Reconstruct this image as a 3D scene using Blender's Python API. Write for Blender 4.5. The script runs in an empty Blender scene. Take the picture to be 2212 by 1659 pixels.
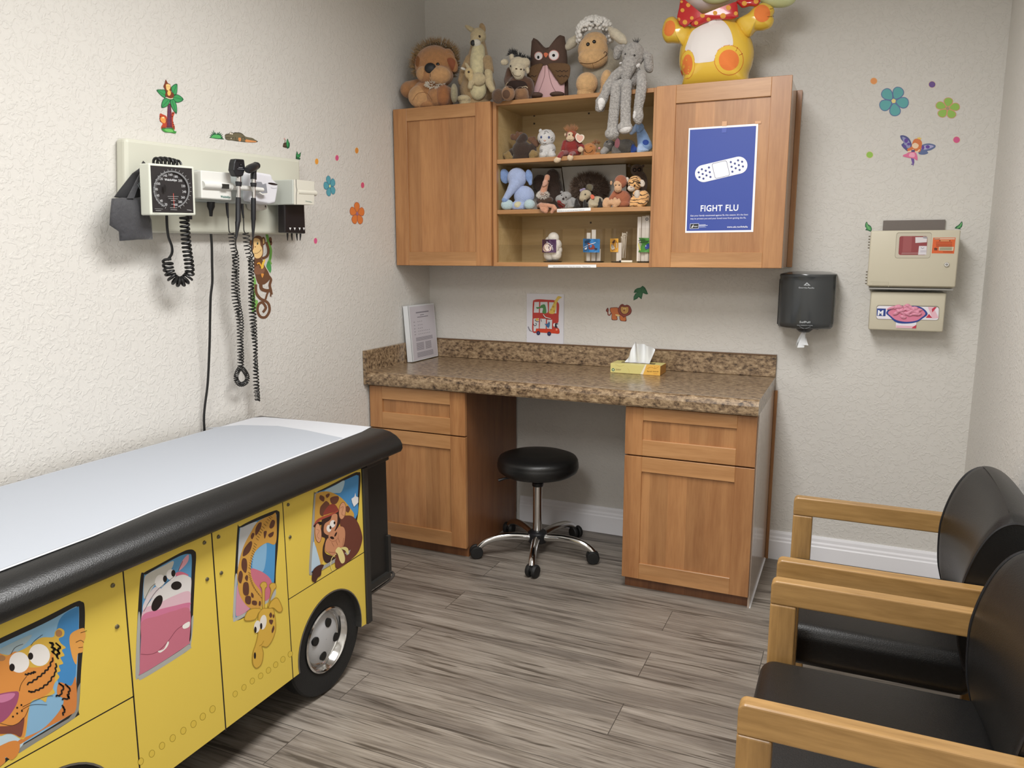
import bpy, bmesh, math, random
from mathutils import Vector, Matrix, Quaternion
from mathutils.bvhtree import BVHTree
random.seed(7)
S = bpy.context.scene
COL = S.collection
PI = math.pi
# ------------------------------------------------------------------ camera
CAM = Vector((2.1208, -3.6636, 1.4241)); YAW, PITCH, FPX = .4192, -.1688, 1665.9
FWD = Vector((-math.sin(YAW)*math.cos(PITCH), math.cos(YAW)*math.cos(PITCH), math.sin(PITCH)))
RGT = Vector((math.cos(YAW), math.sin(YAW), 0)); UP = RGT.cross(FWD)
FH = Vector((-math.sin(YAW), math.cos(YAW), 0))          # horizontal heading
cd = bpy.data.cameras.new('camera'); cam = bpy.data.objects.new('camera', cd); COL.objects.link(cam)
cam.matrix_world = Matrix.Translation(CAM) @ Matrix((RGT, UP, -FWD)).transposed().to_4x4()
cd.sensor_width = 36; cd.lens = FPX/2212*36; cd.clip_start = .02
S.camera = cam
def ray(px, py): return FWD + RGT*((px-1106)/FPX) - UP*((py-829.5)/FPX)
def at(px, py, ax, v):                                     # photo pixel -> point on an axis plane of the room
    d = ray(px, py); i = 'xyz'.index(ax)
    return CAM + d*((v-CAM[i])/d[i])
# ------------------------------------------------------------------ materials
def lin(c): c /= 255; return c/12.92 if c <= .04045 else ((c+.055)/1.055)**2.4
def rgb(h):
    if isinstance(h, str): h = [int(h[i:i+2], 16) for i in (0, 2, 4)]
    return (lin(h[0]), lin(h[1]), lin(h[2]), 1)
MATS = {}
def mat(name, col, rough=.5, metal=0, sheen=0, coat=0, bump=0, bscale=100, var=0, vscale=20, trans=0, stretch=(1,1,1), alpha=1, spec=.5):
    if name in MATS: return MATS[name]
    m = bpy.data.materials.new(name); m.use_nodes = True; N = m.node_tree.nodes; L = m.node_tree.links
    b = N['Principled BSDF']; b.inputs['Base Color'].default_value = rgb(col)
    b.inputs['Roughness'].default_value = rough; b.inputs['Metallic'].default_value = metal
    b.inputs['Sheen Weight'].default_value = sheen; b.inputs['Coat Weight'].default_value = coat; b.inputs['Specular IOR Level'].default_value = spec
    b.inputs['Transmission Weight'].default_value = trans; b.inputs['Alpha'].default_value = alpha
    if var or bump:
        tc = N.new('ShaderNodeTexCoord'); mp = N.new('ShaderNodeMapping'); L.new(tc.outputs['Object'], mp.inputs['Vector'])
        mp.inputs['Scale'].default_value = stretch
    if var:
        n = N.new('ShaderNodeTexNoise'); n.inputs['Scale'].default_value = vscale; n.inputs['Detail'].default_value = 5; L.new(mp.outputs[0], n.inputs['Vector'])
        mr = N.new('ShaderNodeMapRange'); mr.inputs['From Min'].default_value = .3; mr.inputs['From Max'].default_value = .7
        mr.inputs['To Min'].default_value = 1-var; mr.inputs['To Max'].default_value = 1+var; L.new(n.outputs['Fac'], mr.inputs['Value'])
        mx = N.new('ShaderNodeVectorMath'); mx.operation = 'SCALE'; mx.inputs[0].default_value = rgb(col)[:3]
        L.new(mr.outputs[0], mx.inputs['Scale']); L.new(mx.outputs[0], b.inputs['Base Color'])
    if bump:
        n2 = N.new('ShaderNodeTexNoise'); n2.inputs['Scale'].default_value = bscale; n2.inputs['Detail'].default_value = 3; L.new(mp.outputs[0], n2.inputs['Vector'])
        bp = N.new('ShaderNodeBump'); bp.inputs['Strength'].default_value = bump; bp.inputs['Distance'].default_value = .01
        L.new(n2.outputs['Fac'], bp.inputs['Height']); L.new(bp.outputs[0], b.inputs['Normal'])
    MATS[name] = m; return m
def nodes(name, rough=.5):
    m = bpy.data.materials.new(name); m.use_nodes = True; MATS[name] = m
    b = m.node_tree.nodes['Principled BSDF']; b.inputs['Roughness'].default_value = rough
    return m, m.node_tree.nodes, m.node_tree.links, b
def ramp(N, stops):
    r = N.new('ShaderNodeValToRGB'); e = r.color_ramp.elements
    while len(e) < len(stops): e.new(.5)
    for k, (p, c) in enumerate(stops): e[k].position = p; e[k].color = rgb(c)
    return r
def wood(name, c1, c2, rough=.38, grain=2, axis='z', gs=1.0):
    m, N, L, b = nodes(name, rough)
    tc = N.new('ShaderNodeTexCoord'); mp = N.new('ShaderNodeMapping'); L.new(tc.outputs['Object'], mp.inputs['Vector'])
    mp.inputs['Scale'].default_value = {'z': (9, 9, .9), 'x': (.9, 9, 9), 'y': (9, .9, 9)}[axis]
    n = N.new('ShaderNodeTexNoise'); n.inputs['Scale'].default_value = grain*gs; n.inputs['Detail'].default_value = 6; n.inputs['Roughness'].default_value = .55
    n.inputs['Distortion'].default_value = .6; L.new(mp.outputs[0], n.inputs['Vector'])
    n3 = N.new('ShaderNodeTexNoise'); n3.inputs['Scale'].default_value = 14*gs; n3.inputs['Detail'].default_value = 4; L.new(mp.outputs[0], n3.inputs['Vector'])
    ad = N.new('ShaderNodeMath'); ad.operation = 'MULTIPLY_ADD'; ad.inputs[1].default_value = .35; L.new(n3.outputs['Fac'], ad.inputs[0]); L.new(n.outputs['Fac'], ad.inputs[2])
    r = ramp(N, [(.45, c1), (.85, c2)]); L.new(ad.outputs[0], r.inputs[0])
    sx = N.new('ShaderNodeSeparateXYZ'); L.new(tc.outputs['Object'], sx.inputs[0]); fl = N.new('ShaderNodeMath'); fl.operation = 'MULTIPLY'; fl.inputs[1].default_value = 13; L.new(sx.outputs['Z' if axis == 'x' else 'X'], fl.inputs[0])
    f2 = N.new('ShaderNodeMath'); f2.operation = 'FLOOR'; L.new(fl.outputs[0], f2.inputs[0]); wn = N.new('ShaderNodeTexWhiteNoise'); wn.noise_dimensions = '1D'; L.new(f2.outputs[0], wn.inputs['W'])
    mr = N.new('ShaderNodeMapRange'); mr.inputs['To Min'].default_value = .86; mr.inputs['To Max'].default_value = 1.06; L.new(wn.outputs['Value'], mr.inputs['Value'])
    vm = N.new('ShaderNodeVectorMath'); vm.operation = 'SCALE'; L.new(r.outputs[0], vm.inputs[0]); L.new(mr.outputs[0], vm.inputs['Scale']); L.new(vm.outputs[0], b.inputs['Base Color'])
    b.inputs['Coat Weight'].default_value = .25; b.inputs['Coat Roughness'].default_value = .25
    return m
CAB1, CAB2 = '9d6a40', 'b98656'
wz = wood('cabinet_wood_upright', CAB1, CAB2); wx = wood('cabinet_wood_level', 'a97748', 'c29160', axis='x')
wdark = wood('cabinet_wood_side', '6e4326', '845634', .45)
wbox = wood('birch_interior', 'b99d6c', 'cdb384', .5, 1.5, 'x')
oakx = wood('oak_level', '8c6a3c', 'b08a55', .35, 2, 'x', 1.6); oakz = wood('oak_upright', '86653a', 'a9834f', .35, 2, 'z', 1.6)
chrome = mat('chrome', 'd8d8d8', .12, 1); steel = mat('brushed_steel', 'a8a8a6', .3, 1)
leather = mat('black_vinyl', '151515', .36, bump=.12, bscale=350, spec=.5)
blackpl = mat('black_plastic', '17171a', .42); blackru = mat('black_rubber', '131313', .6)
white = mat('white_paint', 'f0f0f4', .45)
def wallmat(name, col):
    m, N, L, b = nodes(name, .75); b.inputs['Base Color'].default_value = rgb(col)
    tc = N.new('ShaderNodeTexCoord'); n = N.new('ShaderNodeTexNoise'); n.inputs['Scale'].default_value = 50; n.inputs['Detail'].default_value = 4; n.inputs['Distortion'].default_value = 1.2
    L.new(tc.outputs['Object'], n.inputs['Vector'])
    r = ramp(N, [(.50, '000000'), (.60, 'ffffff')]); L.new(n.outputs['Fac'], r.inputs[0])
    n2 = N.new('ShaderNodeTexNoise'); n2.inputs['Scale'].default_value = 140; L.new(tc.outputs['Object'], n2.inputs['Vector'])
    ad = N.new('ShaderNodeMath'); ad.operation = 'MULTIPLY_ADD'; ad.inputs[1].default_value = .15; L.new(n2.outputs['Fac'], ad.inputs[0]); L.new(r.outputs[0], ad.inputs[2])
    bp = N.new('ShaderNodeBump'); bp.inputs['Strength'].default_value = .52; bp.inputs['Distance'].default_value = .0017; L.new(ad.outputs[0], bp.inputs['Height']); L.new(bp.outputs[0], b.inputs['Normal'])
    return m
WALL = wallmat('textured_wall_paint', 'd6d3cd')
def floormat():
    m, N, L, b = nodes('plank_floor', .42)
    tc = N.new('ShaderNodeTexCoord'); mp = N.new('ShaderNodeMapping'); L.new(tc.outputs['Object'], mp.inputs['Vector'])
    mp.inputs['Location'].default_value = (-.307, .038, 0)
    br = N.new('ShaderNodeTexBrick'); L.new(mp.outputs[0], br.inputs['Vector'])
    br.inputs['Scale'].default_value = 1; br.inputs['Brick Width'].default_value = 1.22; br.inputs['Row Height'].default_value = .1765; br.inputs['Mortar Size'].default_value = .0012
    br.offset = .695; br.offset_frequency = 2
    br.inputs['Color1'].default_value = (0, 0, 0, 1); br.inputs['Color2'].default_value = (1, 1, 1, 1); br.inputs['Mortar'].default_value = (.5, .5, .5, 1)
    # per-plank offset of the grain
    cx = N.new('ShaderNodeVectorMath'); cx.operation = 'MULTIPLY_ADD'; cx.inputs[1].default_value = (7, 3, 0); L.new(br.outputs['Color'], cx.inputs[0]); L.new(tc.outputs['Object'], cx.inputs[2])
    m2 = N.new('ShaderNodeMapping'); m2.inputs['Scale'].default_value = (.7, 11, 1); L.new(cx.outputs[0], m2.inputs['Vector'])
    n = N.new('ShaderNodeTexNoise'); n.inputs['Scale'].default_value = 1.6; n.inputs['Detail'].default_value = 8; n.inputs['Roughness'].default_value = .62; n.inputs['Distortion'].default_value = 1.0; L.new(m2.outputs[0], n.inputs['Vector'])
    r = ramp(N, [(.28, '6b645d'), (.43, '817970'), (.55, '91897f'), (.74, 'a59d93')]); L.new(n.outputs['Fac'], r.inputs[0])
    m3 = N.new('ShaderNodeMapping'); m3.inputs['Scale'].default_value = (1.3, 24, 1); L.new(cx.outputs[0], m3.inputs['Vector'])
    n4 = N.new('ShaderNodeTexNoise'); n4.inputs['Scale'].default_value = 1.7; n4.inputs['Detail'].default_value = 6; n4.inputs['Distortion'].default_value = 1.5; L.new(m3.outputs[0], n4.inputs['Vector'])
    r4 = ramp(N, [(.34, '776e65'), (.46, 'ffffff')]); L.new(n4.outputs['Fac'], r4.inputs[0])
    mu = N.new('ShaderNodeMix'); mu.data_type = 'RGBA'; mu.blend_type = 'MULTIPLY'; mu.inputs['Factor'].default_value = .75
    L.new(r.outputs[0], mu.inputs['A']); L.new(r4.outputs[0], mu.inputs['B'])
    m5 = N.new('ShaderNodeMapping'); m5.inputs['Scale'].default_value = (1.3, 5.2, 1); L.new(cx.outputs[0], m5.inputs['Vector'])
    dn = N.new('ShaderNodeTexNoise'); dn.inputs['Scale'].default_value = 6; L.new(cx.outputs[0], dn.inputs['Vector']); da = N.new('ShaderNodeVectorMath'); da.operation = 'MULTIPLY_ADD'; da.inputs[1].default_value = (.35, .35, 0); L.new(dn.outputs['Color'], da.inputs[0]); L.new(m5.outputs[0], da.inputs[2])
    vo = N.new('ShaderNodeTexVoronoi'); vo.inputs['Scale'].default_value = 1.35; L.new(da.outputs[0], vo.inputs['Vector']); rk = ramp(N, [(.02, '50463d'), (.10, 'ffffff')]); L.new(vo.outputs['Distance'], rk.inputs[0])
    m6 = N.new('ShaderNodeMapping'); m6.inputs['Scale'].default_value = (3.5, 95, 1); L.new(cx.outputs[0], m6.inputs['Vector']); n6 = N.new('ShaderNodeTexNoise'); n6.inputs['Scale'].default_value = 2.2; n6.inputs['Detail'].default_value = 4; L.new(m6.outputs[0], n6.inputs['Vector'])
    r6 = ramp(N, [(.3, 'd2cdc8'), (.6, 'ffffff')]); L.new(n6.outputs['Fac'], r6.inputs[0])
    mk = N.new('ShaderNodeMix'); mk.data_type = 'RGBA'; mk.blend_type = 'MULTIPLY'; mk.inputs['Factor'].default_value = .8; L.new(mu.outputs['Result'], mk.inputs['A']); L.new(rk.outputs[0], mk.inputs['B'])
    mu = N.new('ShaderNodeMix'); mu.data_type = 'RGBA'; mu.blend_type = 'MULTIPLY'; mu.inputs['Factor'].default_value = 1; L.new(mk.outputs['Result'], mu.inputs['A']); L.new(r6.outputs[0], mu.inputs['B'])
    mo = N.new('ShaderNodeMix'); mo.data_type = 'RGBA'; L.new(br.outputs['Fac'], mo.inputs['Factor']); L.new(mu.outputs['Result'], mo.inputs['A']); mo.inputs['B'].default_value = rgb('3d3833')
    L.new(mo.outputs['Result'], b.inputs['Base Color'])
    bp = N.new('ShaderNodeBump'); bp.inputs['Strength'].default_value = .15; bp.inputs['Distance'].default_value = .002; L.new(n4.outputs['Fac'], bp.inputs['Height']); L.new(bp.outputs[0], b.inputs['Normal'])
    return m
def granite():
    m, N, L, b = nodes('speckled_laminate', .3)
    tc = N.new('ShaderNodeTexCoord'); mp = N.new('ShaderNodeMapping'); mp.inputs['Scale'].default_value = (.6, 1, 1); L.new(tc.outputs['Object'], mp.inputs['Vector'])
    n = N.new('ShaderNodeTexNoise'); n.inputs['Scale'].default_value = 66; n.inputs['Detail'].default_value = 5; n.inputs['Roughness'].default_value = .72; L.new(mp.outputs[0], n.inputs['Vector'])
    r = ramp(N, [(.33, '33281f'), (.43, '6b5641'), (.52, '90795d'), (.64, 'ad9576'), (.76, 'cbb898')]); L.new(n.outputs['Fac'], r.inputs[0]); L.new(r.outputs[0], b.inputs['Base Color'])
    b.inputs['Coat Weight'].default_value = .2
    return m
GRAN = granite(); FLOOR = floormat()
# ------------------------------------------------------------------ mesh helpers
class MB:
    def __init__(s): s.bm = bmesh.new(); s.mi = 0
    def _n(s, geo):
        for f in [g for g in geo if isinstance(g, bmesh.types.BMFace)]: f.material_index = s.mi
    def box(s, x0, x1, y0, y1, z0, z1, bev=0, seg=2, M=None):
        g = bmesh.ops.create_cube(s.bm, size=1)
        for v in g['verts']: v.co = Vector(((x0+x1)/2+v.co.x*(x1-x0), (y0+y1)/2+v.co.y*(y1-y0), (z0+z1)/2+v.co.z*(z1-z0)))
        fs = {f for v in g['verts'] for f in v.link_faces}
        for f in fs: f.material_index = s.mi
        vs = g['verts']
        if bev:
            r = bmesh.ops.bevel(s.bm, geom=list({e for f in fs for e in f.edges}), offset=bev, segments=seg, profile=.5, affect='EDGES', material=-1)
            vs = list({v for f in r['faces'] for v in f.verts} | {v for v in vs if v.is_valid})
            for f in r['faces']: f.material_index = s.mi
        if M is not None:
            for v in vs: v.co = M @ v.co
        return s
    def ell(s, c, r, M=None, sub=3):
        g = bmesh.ops.create_icosphere(s.bm, subdivisions=sub, radius=1)
        M = M or Matrix.Identity(3)
        for v in g['verts']: v.co = Vector(c) + M @ Vector((v.co.x*r[0], v.co.y*r[1], v.co.z*r[2]))
        for f in {f for v in g['verts'] for f in v.link_faces}: f.material_index = s.mi
        return s
    def lathe(s, prof, o=(0,0,0), M=None, n=40, cap=True):
        M = M or Matrix.Identity(3); o = Vector(o); rings = []
        for r, z in prof:
            rings.append([s.bm.verts.new(o + M @ Vector((r*math.cos(2*PI*k/n), r*math.sin(2*PI*k/n), z))) for k in range(n)])
        for a, b in zip(rings, rings[1:]):
            for k in range(n):
                f = s.bm.faces.new((a[k], a[(k+1)%n], b[(k+1)%n], b[k])); f.material_index = s.mi
        if cap:
            for rg in (rings[0][::-1], rings[-1]): s.bm.faces.new(rg).material_index = s.mi
        return s
    def tube(s, pts, rad, n=8, cap=True):
        pts = [Vector(p) for p in pts]; rings = []; up = None
        R = rad if isinstance(rad, (list, tuple)) else [rad]*len(pts)
        for i, p in enumerate(pts):
            t = (pts[min(i+1, len(pts)-1)]-pts[max(i-1, 0)]).normalized()
            if up is None: up = t.orthogonal().normalized()
            up = (up - t*up.dot(t)).normalized() if (up - t*up.dot(t)).length > 1e-6 else t.orthogonal().normalized()
            w = t.cross(up)
            rings.append([s.bm.verts.new(p + (up*math.cos(2*PI*k/n) + w*math.sin(2*PI*k/n))*R[i]) for k in range(n)])
        for a, b in zip(rings, rings[1:]):
            for k in range(n): s.bm.faces.new((a[k], a[(k+1)%n], b[(k+1)%n], b[k])).material_index = s.mi
        if cap:
            s.bm.faces.new(rings[0][::-1]).material_index = s.mi; s.bm.faces.new(rings[-1]).material_index = s.mi
        return s
    def prism(s, pts, off):                                # polygon + extrusion vector
        a = [s.bm.verts.new(Vector(p)) for p in pts]; b = [s.bm.verts.new(Vector(p)+Vector(off)) for p in pts]
        s.bm.faces.new(a).material_index = s.mi; s.bm.faces.new(b[::-1]).material_index = s.mi
        for k in range(len(a)): s.bm.faces.new((a[k], b[k], b[(k+1)%len(a)], a[(k+1)%len(a)])).material_index = s.mi
        return s
    def poly(s, pts):
        s.bm.faces.new([s.bm.verts.new(Vector(p)) for p in pts]).material_index = s.mi; return s
def wpos(o):
    p = Vector((0,0,0))
    while o is not None: p += o.location; o = o.parent
    return p
def setp(o, label=None, cat=None, group=None, kind=None):
    if label: o['label'] = label
    if cat: o['category'] = cat
    if group: o['group'] = group
    if kind: o['kind'] = kind
    return o
def obj(name, mb, mats, parent=None, smooth=False, ang=40, origin=None):
    bm = mb.bm if isinstance(mb, MB) else mb
    bmesh.ops.recalc_face_normals(bm, faces=bm.faces[:])
    me = bpy.data.meshes.new(name); bm.to_mesh(me); bm.free()
    for m in (mats if isinstance(mats, (list, tuple)) else [mats]): me.materials.append(m)
    if smooth:
        me.polygons.foreach_set('use_smooth', [True]*len(me.polygons))
        me.set_sharp_from_angle(angle=math.radians(ang))
    o = bpy.data.objects.new(name, me); COL.objects.link(o)
    if parent is not None: o.parent = parent; o.location = -wpos(parent)
    if origin is not None:
        me.transform(Matrix.Translation(-Vector(origin))); o.location = o.location + Vector(origin)
    return o
def thing(name, loc, label, cat, group=None):
    o = bpy.data.objects.new(name, None); COL.objects.link(o); o.location = loc; o.empty_display_size = .05
    return setp(o, label, cat, group)
def struct(name, mb, m): return setp(obj(name, mb, m), kind='structure')
# ------------------------------------------------------------------ flat artwork traced on the plane it lies in
def smooth_pts(p, closed=True, k=6):
    n = len(p); out = []
    rng = range(n) if closed else range(n-1)
    for i in rng:
        g = lambda j: Vector(p[j % n]) if closed else Vector(p[max(0, min(n-1, j))])
        a, b, c, d = g(i-1), g(i), g(i+1), g(i+2)
        for t in range(k):
            t /= k; out.append(.5*((2*b)+(c-a)*t+(2*a-5*b+4*c-d)*t*t+(3*b-a-3*c+d)*t*t*t))
    if not closed: out.append(Vector(p[-1]))
    return out
def shapes(layers, T):
    """layers -> list of (colour, [2D polygon in photo pixels])"""
    ox, oy, s = T; out = []
    for L in layers:
        c, k = L[0], L[1]
        f = lambda q: Vector((ox+q[0]/s, oy+q[1]/s))
        if k == 'p': out.append((c, [f(q) for q in L[2]]))
        elif k == 's': out.append((c, [f(q) for q in smooth_pts(L[2])]))
        elif k == 'e':
            cx, cy, rx, ry = L[2][:4]; a = math.radians(L[2][4]) if len(L[2]) > 4 else 0
            out.append((c, [f((cx+rx*math.cos(t)*math.cos(a)-ry*math.sin(t)*math.sin(a), cy+rx*math.cos(t)*math.sin(a)+ry*math.sin(t)*math.cos(a))) for t in [2*PI*j/24 for j in range(24)]]))
        elif k in 'lL':
            pts = smooth_pts(L[3], False, 5) if k == 'l' else [Vector(q) for q in L[3]]; w = L[2]/2
            pts = [p for n, p in enumerate(pts) if n == 0 or (p-pts[n-1]).length > 1e-6]; D = [(q-p).normalized() for p, q in zip(pts, pts[1:])]
            pts[0] = pts[0]-D[0]*w*.5; pts[-1] = pts[-1]+D[-1]*w*.5; prev = None
            for n, p in enumerate(pts):
                t = (D[max(n-1, 0)]+D[min(n, len(D)-1)]); t = t.normalized() if t.length > 1e-3 else D[min(n, len(D)-1)]
                ww = w/max(.5, t.dot(D[min(n, len(D)-1)])); q = Vector((-t.y, t.x))*ww; cur = (f(p+q), f(p-q))
                if prev: out.append((c, [prev[0], cur[0], cur[1], prev[1]]))
                prev = cur
    return out
def flat(c): return mat('print_'+c, c, .5)
def art(name, ax, v, layers, T=(0, 0, 1), parent=None, eps=.00007, sgn=None, matf=flat):
    """artwork lying in the plane ax=v, each layer a hair above the one below"""
    sgn = sgn or {'x': 1, 'y': -1, 'z': 1}[ax]; i = 'xyz'.index(ax)
    mb = MB(); mats = []; idx = {}; li = 0
    pk = None
    for L in layers:
        if not (L[1] in 'lLe' and pk == (L[0], L[1]) and (L[1] == 'e' or L[2] < 16)): li += 1
        pk = (L[0], L[1])
        for c, poly in shapes([L], T):
            if c not in idx: idx[c] = len(mats); mats.append(matf(c))
            mb.mi = idx[c]; pts = []
            for q in poly:
                p = at(q.x, q.y, ax, v); p[i] += sgn*eps*li; pts.append(p)
            mb.poly(pts)
    o = obj(name, mb, mats, parent)
    if parent is None:
        me = o.data; c = sum((vv.co for vv in me.vertices), Vector())/len(me.vertices); me.transform(Matrix.Translation(-c)); o.location = c
    return o
def text(name, s, P0, P1, nrm, m, parent=None, h=None, bold=0, fit=True, off=.0006):
    """a line of lettering from P0 to P1 (baseline)"""
    cu = bpy.data.curves.new('lettering', 'FONT'); cu.body = s; cu.size = 1; cu.offset = bold; cu.resolution_u = 3; cu.space_character = 1.08 if bold else 1
    t = bpy.data.objects.new('lettering', cu); COL.objects.link(t); dg = bpy.context.evaluated_depsgraph_get(); dg.update()
    me = bpy.data.meshes.new_from_object(t.evaluated_get(dg)); bpy.data.objects.remove(t); bpy.data.curves.remove(cu)
    P0, P1, nrm = Vector(P0), Vector(P1), Vector(nrm).normalized()
    w = max(v.co.x for v in me.vertices)-min(v.co.x for v in me.vertices); x0 = min(v.co.x for v in me.vertices)
    X = (P1-P0); sx = X.length/w; X.normalize(); Y = nrm.cross(X)
    sy = (h/.7) if h else sx
    for v in me.vertices: v.co = P0 + X*((v.co.x-x0)*sx) + Y*(v.co.y*sy) + nrm*off
    me.name = name; me.materials.clear(); me.materials.append(m)
    o = bpy.data.objects.new(name, me); COL.objects.link(o)
    if parent is not None: o.parent = parent; o.location = -wpos(parent)
    return o
def tx(name, s, a, b, ax, v, m, parent=None, h=None, bold=0, off=.0006):
    n = {'x': (1,0,0), 'y': (0,-1,0), 'z': (0,0,1)}[ax]
    return text(name, s, at(a[0], a[1], ax, v), at(b[0], b[1], ax, v), n, m, parent, h, bold, off=off)
# ================================================================== the room
W, YN, ZC = 2.586, -5.2, 2.75
struct('floor', MB().box(-.1, W+.1, YN-.1, .1, -.06, 0), FLOOR)
struct('wall_back', MB().box(-.1, W+.1, 0, .1, 0, ZC), WALL)
struct('wall_left', MB().box(-.1, 0, YN, 0, 0, ZC), WALL)
struct('wall_right', MB().box(W, W+.1, YN, 0, 0, ZC), WALL)
struct('wall_near', MB().box(-.1, W+.1, YN-.1, YN, 0, ZC), WALL)
struct('ceiling', MB().box(-.1, W+.1, YN-.1, .1, ZC, ZC+.06), mat('ceiling_paint', 'e9e7e2', .9))
bprof = [(0, 0), (.016, 0), (.016, .088), (.0125, .094), (.0125, .104), (.009, .112), (.0085, .126), (.005, .137), (0, .137)]
struct('baseboard_back', MB().prism([(.54, -a, z) for a, z in bprof], (.74, 0, 0)), white); struct('baseboard_back', MB().prism([(1.8195, -a, z) for a, z in bprof], (W-1.8195, 0, 0)), white)
struct('baseboard_right', MB().prism([(W-a, YN, z) for a, z in bprof], (0, -YN-.016, 0)), white)
struct('baseboard_left', MB().prism([(a, YN, z) for a, z in bprof], (0, -YN-.66, 0)), white)
# ================================================================== lights
def area(name, loc, sx, sy, power, col=(1, .93, .84), rot=(0, 0, 0)):
    l = bpy.data.lights.new(name, 'AREA'); l.shape = 'RECTANGLE'; l.size = sx; l.size_y = sy; l.energy = power; l.spread = math.radians(172); l.color = col
    o = bpy.data.objects.new(name, l); COL.objects.link(o); o.location = loc; o.rotation_euler = rot; return o
area('ceiling_light_lamp', (1.5, -1.95, ZC-.03), .58, 1.25, 42, (1, .992, .982))
area('ceiling_light_lamp', (1.4, -4.1, ZC-.03), .58, 1.25, 44, (1, .992, .982))
wd = bpy.data.worlds.new('world'); S.world = wd; wd.use_nodes = True; wd.node_tree.nodes['Background'].inputs[0].default_value = (.9, .9, .9, 1); wd.node_tree.nodes['Background'].inputs[1].default_value = .3
# ================================================================== cabinets
def shaker(mb, x0, x1, z0, z1, ix0, ix1, iz0, iz1, yf, th=.02, rec=.009):
    """material slots 0 upright grain, 1 level grain"""
    b = .0012
    mb.mi = 0; mb.box(x0, ix0, yf, yf+th, z0, z1, b, 1).box(ix1, x1, yf, yf+th, z0, z1, b, 1)
    mb.mi = 1; mb.box(ix0, ix1, yf, yf+th, z0, iz0, b, 1).box(ix0, ix1, yf, yf+th, iz1, z1, b, 1)
    mb.mi = 0; mb.box(ix0-.004, ix1+.004, yf+rec, yf+th-.002, iz0-.004, iz1+.004)
ZB, ZT = 1.3606, 2.105
def wall_cab(x0, x1, dx0, dx1, ix0, ix1, iz0, iz1, label, trim=None):
    r = thing('wall_cabinet', ((x0+x1)/2, -.17, ZB), label, 'cabinet')
    if 'cabinet_side_panel' not in MATS: wood('cabinet_side_panel', 'bda897', 'ccbbac', .16)  # glossy wood painted paler: the wall's reflection is put into the colour
    obj('carcass', MB().box(x0, x1-(.002 if trim else 0), -.3185, -.002, ZB, ZT), wdark, r)
    if trim: obj('side_panel', MB().box(x1-.0019, x1, -.3185, -.002, ZB, ZT), MATS['cabinet_side_panel'], r)
    mb = MB(); shaker(mb, dx0, dx1, ZB+.001, ZT, ix0, ix1, iz0, iz1, -.34); obj('door', mb, [wz, wx], r)
    if trim: obj('scribe_trim', MB().box(*trim, .001, 1), wz, r)
    return r
wall_cab(.012, .534, .010, .531, .085, .453, 1.428, 2.046, 'honey wood wall cabinet with a bare door, left of the open shelves')
rc = wall_cab(1.302, 1.826, 1.299, 1.8326, 1.381, 1.756, 1.425, 2.032, 'honey wood wall cabinet with the blue flu poster taped to its door', (1.8262, 1.848, -.022, -.002, ZB, ZT))
r = thing('open_shelf_unit', (.918, -.17, ZB), 'open wooden shelf unit with pale inside, holding small plush toys and jars', 'shelf')
x0, x1 = .5345, 1.3015
mb = MB(); mb.mi = 0
mb.box(x0, x0+.015, -.318, -.002, ZB, ZT).box(x1-.015, x1, -.318, -.002, ZB, ZT).box(x0+.015, x1-.015, -.012, -.002, ZB, ZT)
mb.box(x0+.015, x1-.015, -.3, -.012, ZT-.018, ZT).box(x0+.015, x1-.015, -.3, -.012, ZB, ZB+.0185)
obj('carcass', mb, wbox, r)
mb = MB(); mb.mi = 0; mb.box(x0, x0+.018, -.322, -.3, ZB, ZT, .001, 1).box(x1-.018, x1, -.322, -.3, ZB, ZT, .001, 1)
mb.mi = 1; mb.box(x0+.018, x1-.018, -.322, -.3, ZT-.018, ZT, .001, 1).box(x0+.018, x1-.018, -.322, -.3, ZB, ZB+.0185, .001, 1)
obj('face_frame', mb, [wz, wx], r)
for z in (1.848, 1.62):
    mb = MB(); mb.mi = 0; mb.box(x0+.0155, x1-.0155, -.29, -.0125, z-.019, z); mb.mi = 1; mb.box(x0+.0185, x1-.0185, -.318, -.29, z-.019, z, .001, 1)
    obj('shelf', mb, [wbox, wx], r)
for px, py in ((1154, 250), (1154, 267), (1272, 245), (1276, 481)):
    p = at(px, py, 'y', -.013); obj('peg_hole', MB().box(p.x-.004, p.x+.004, -.0135, -.0118, p.z-.004, p.z+.004), mat('knot', '3a2c1c'), r)
# note strips stuck to the shelf edges
def strip(name, pts, y, s, a, b, label, h=.0035):
    o = art(name, 'y', y, [('f1f1f1', 'p', pts)]); setp(o, label, 'label'); tx('lettering', s, a, b, 'y', y-.0006, mat('ink', '303034'), o, h)
strip('note_strip', [(1203, 451.5), (1276, 448.5), (1276, 455), (1203, 458.5)], -.3195, 'PLEASE do not touch the toys above, thank you', (1206, 457), (1262, 454), 'narrow white printed strip on the shelf edge under the grey hippo toy')
strip('note_strip', [(1184, 572), (1288, 571.5), (1288, 578), (1184, 578)], -.3235, 'Above beanie babies: Toys for charity.   Thank you.', (1195, 577), (1276, 577), 'narrow white printed strip on the bottom edge of the open shelves')
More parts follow.
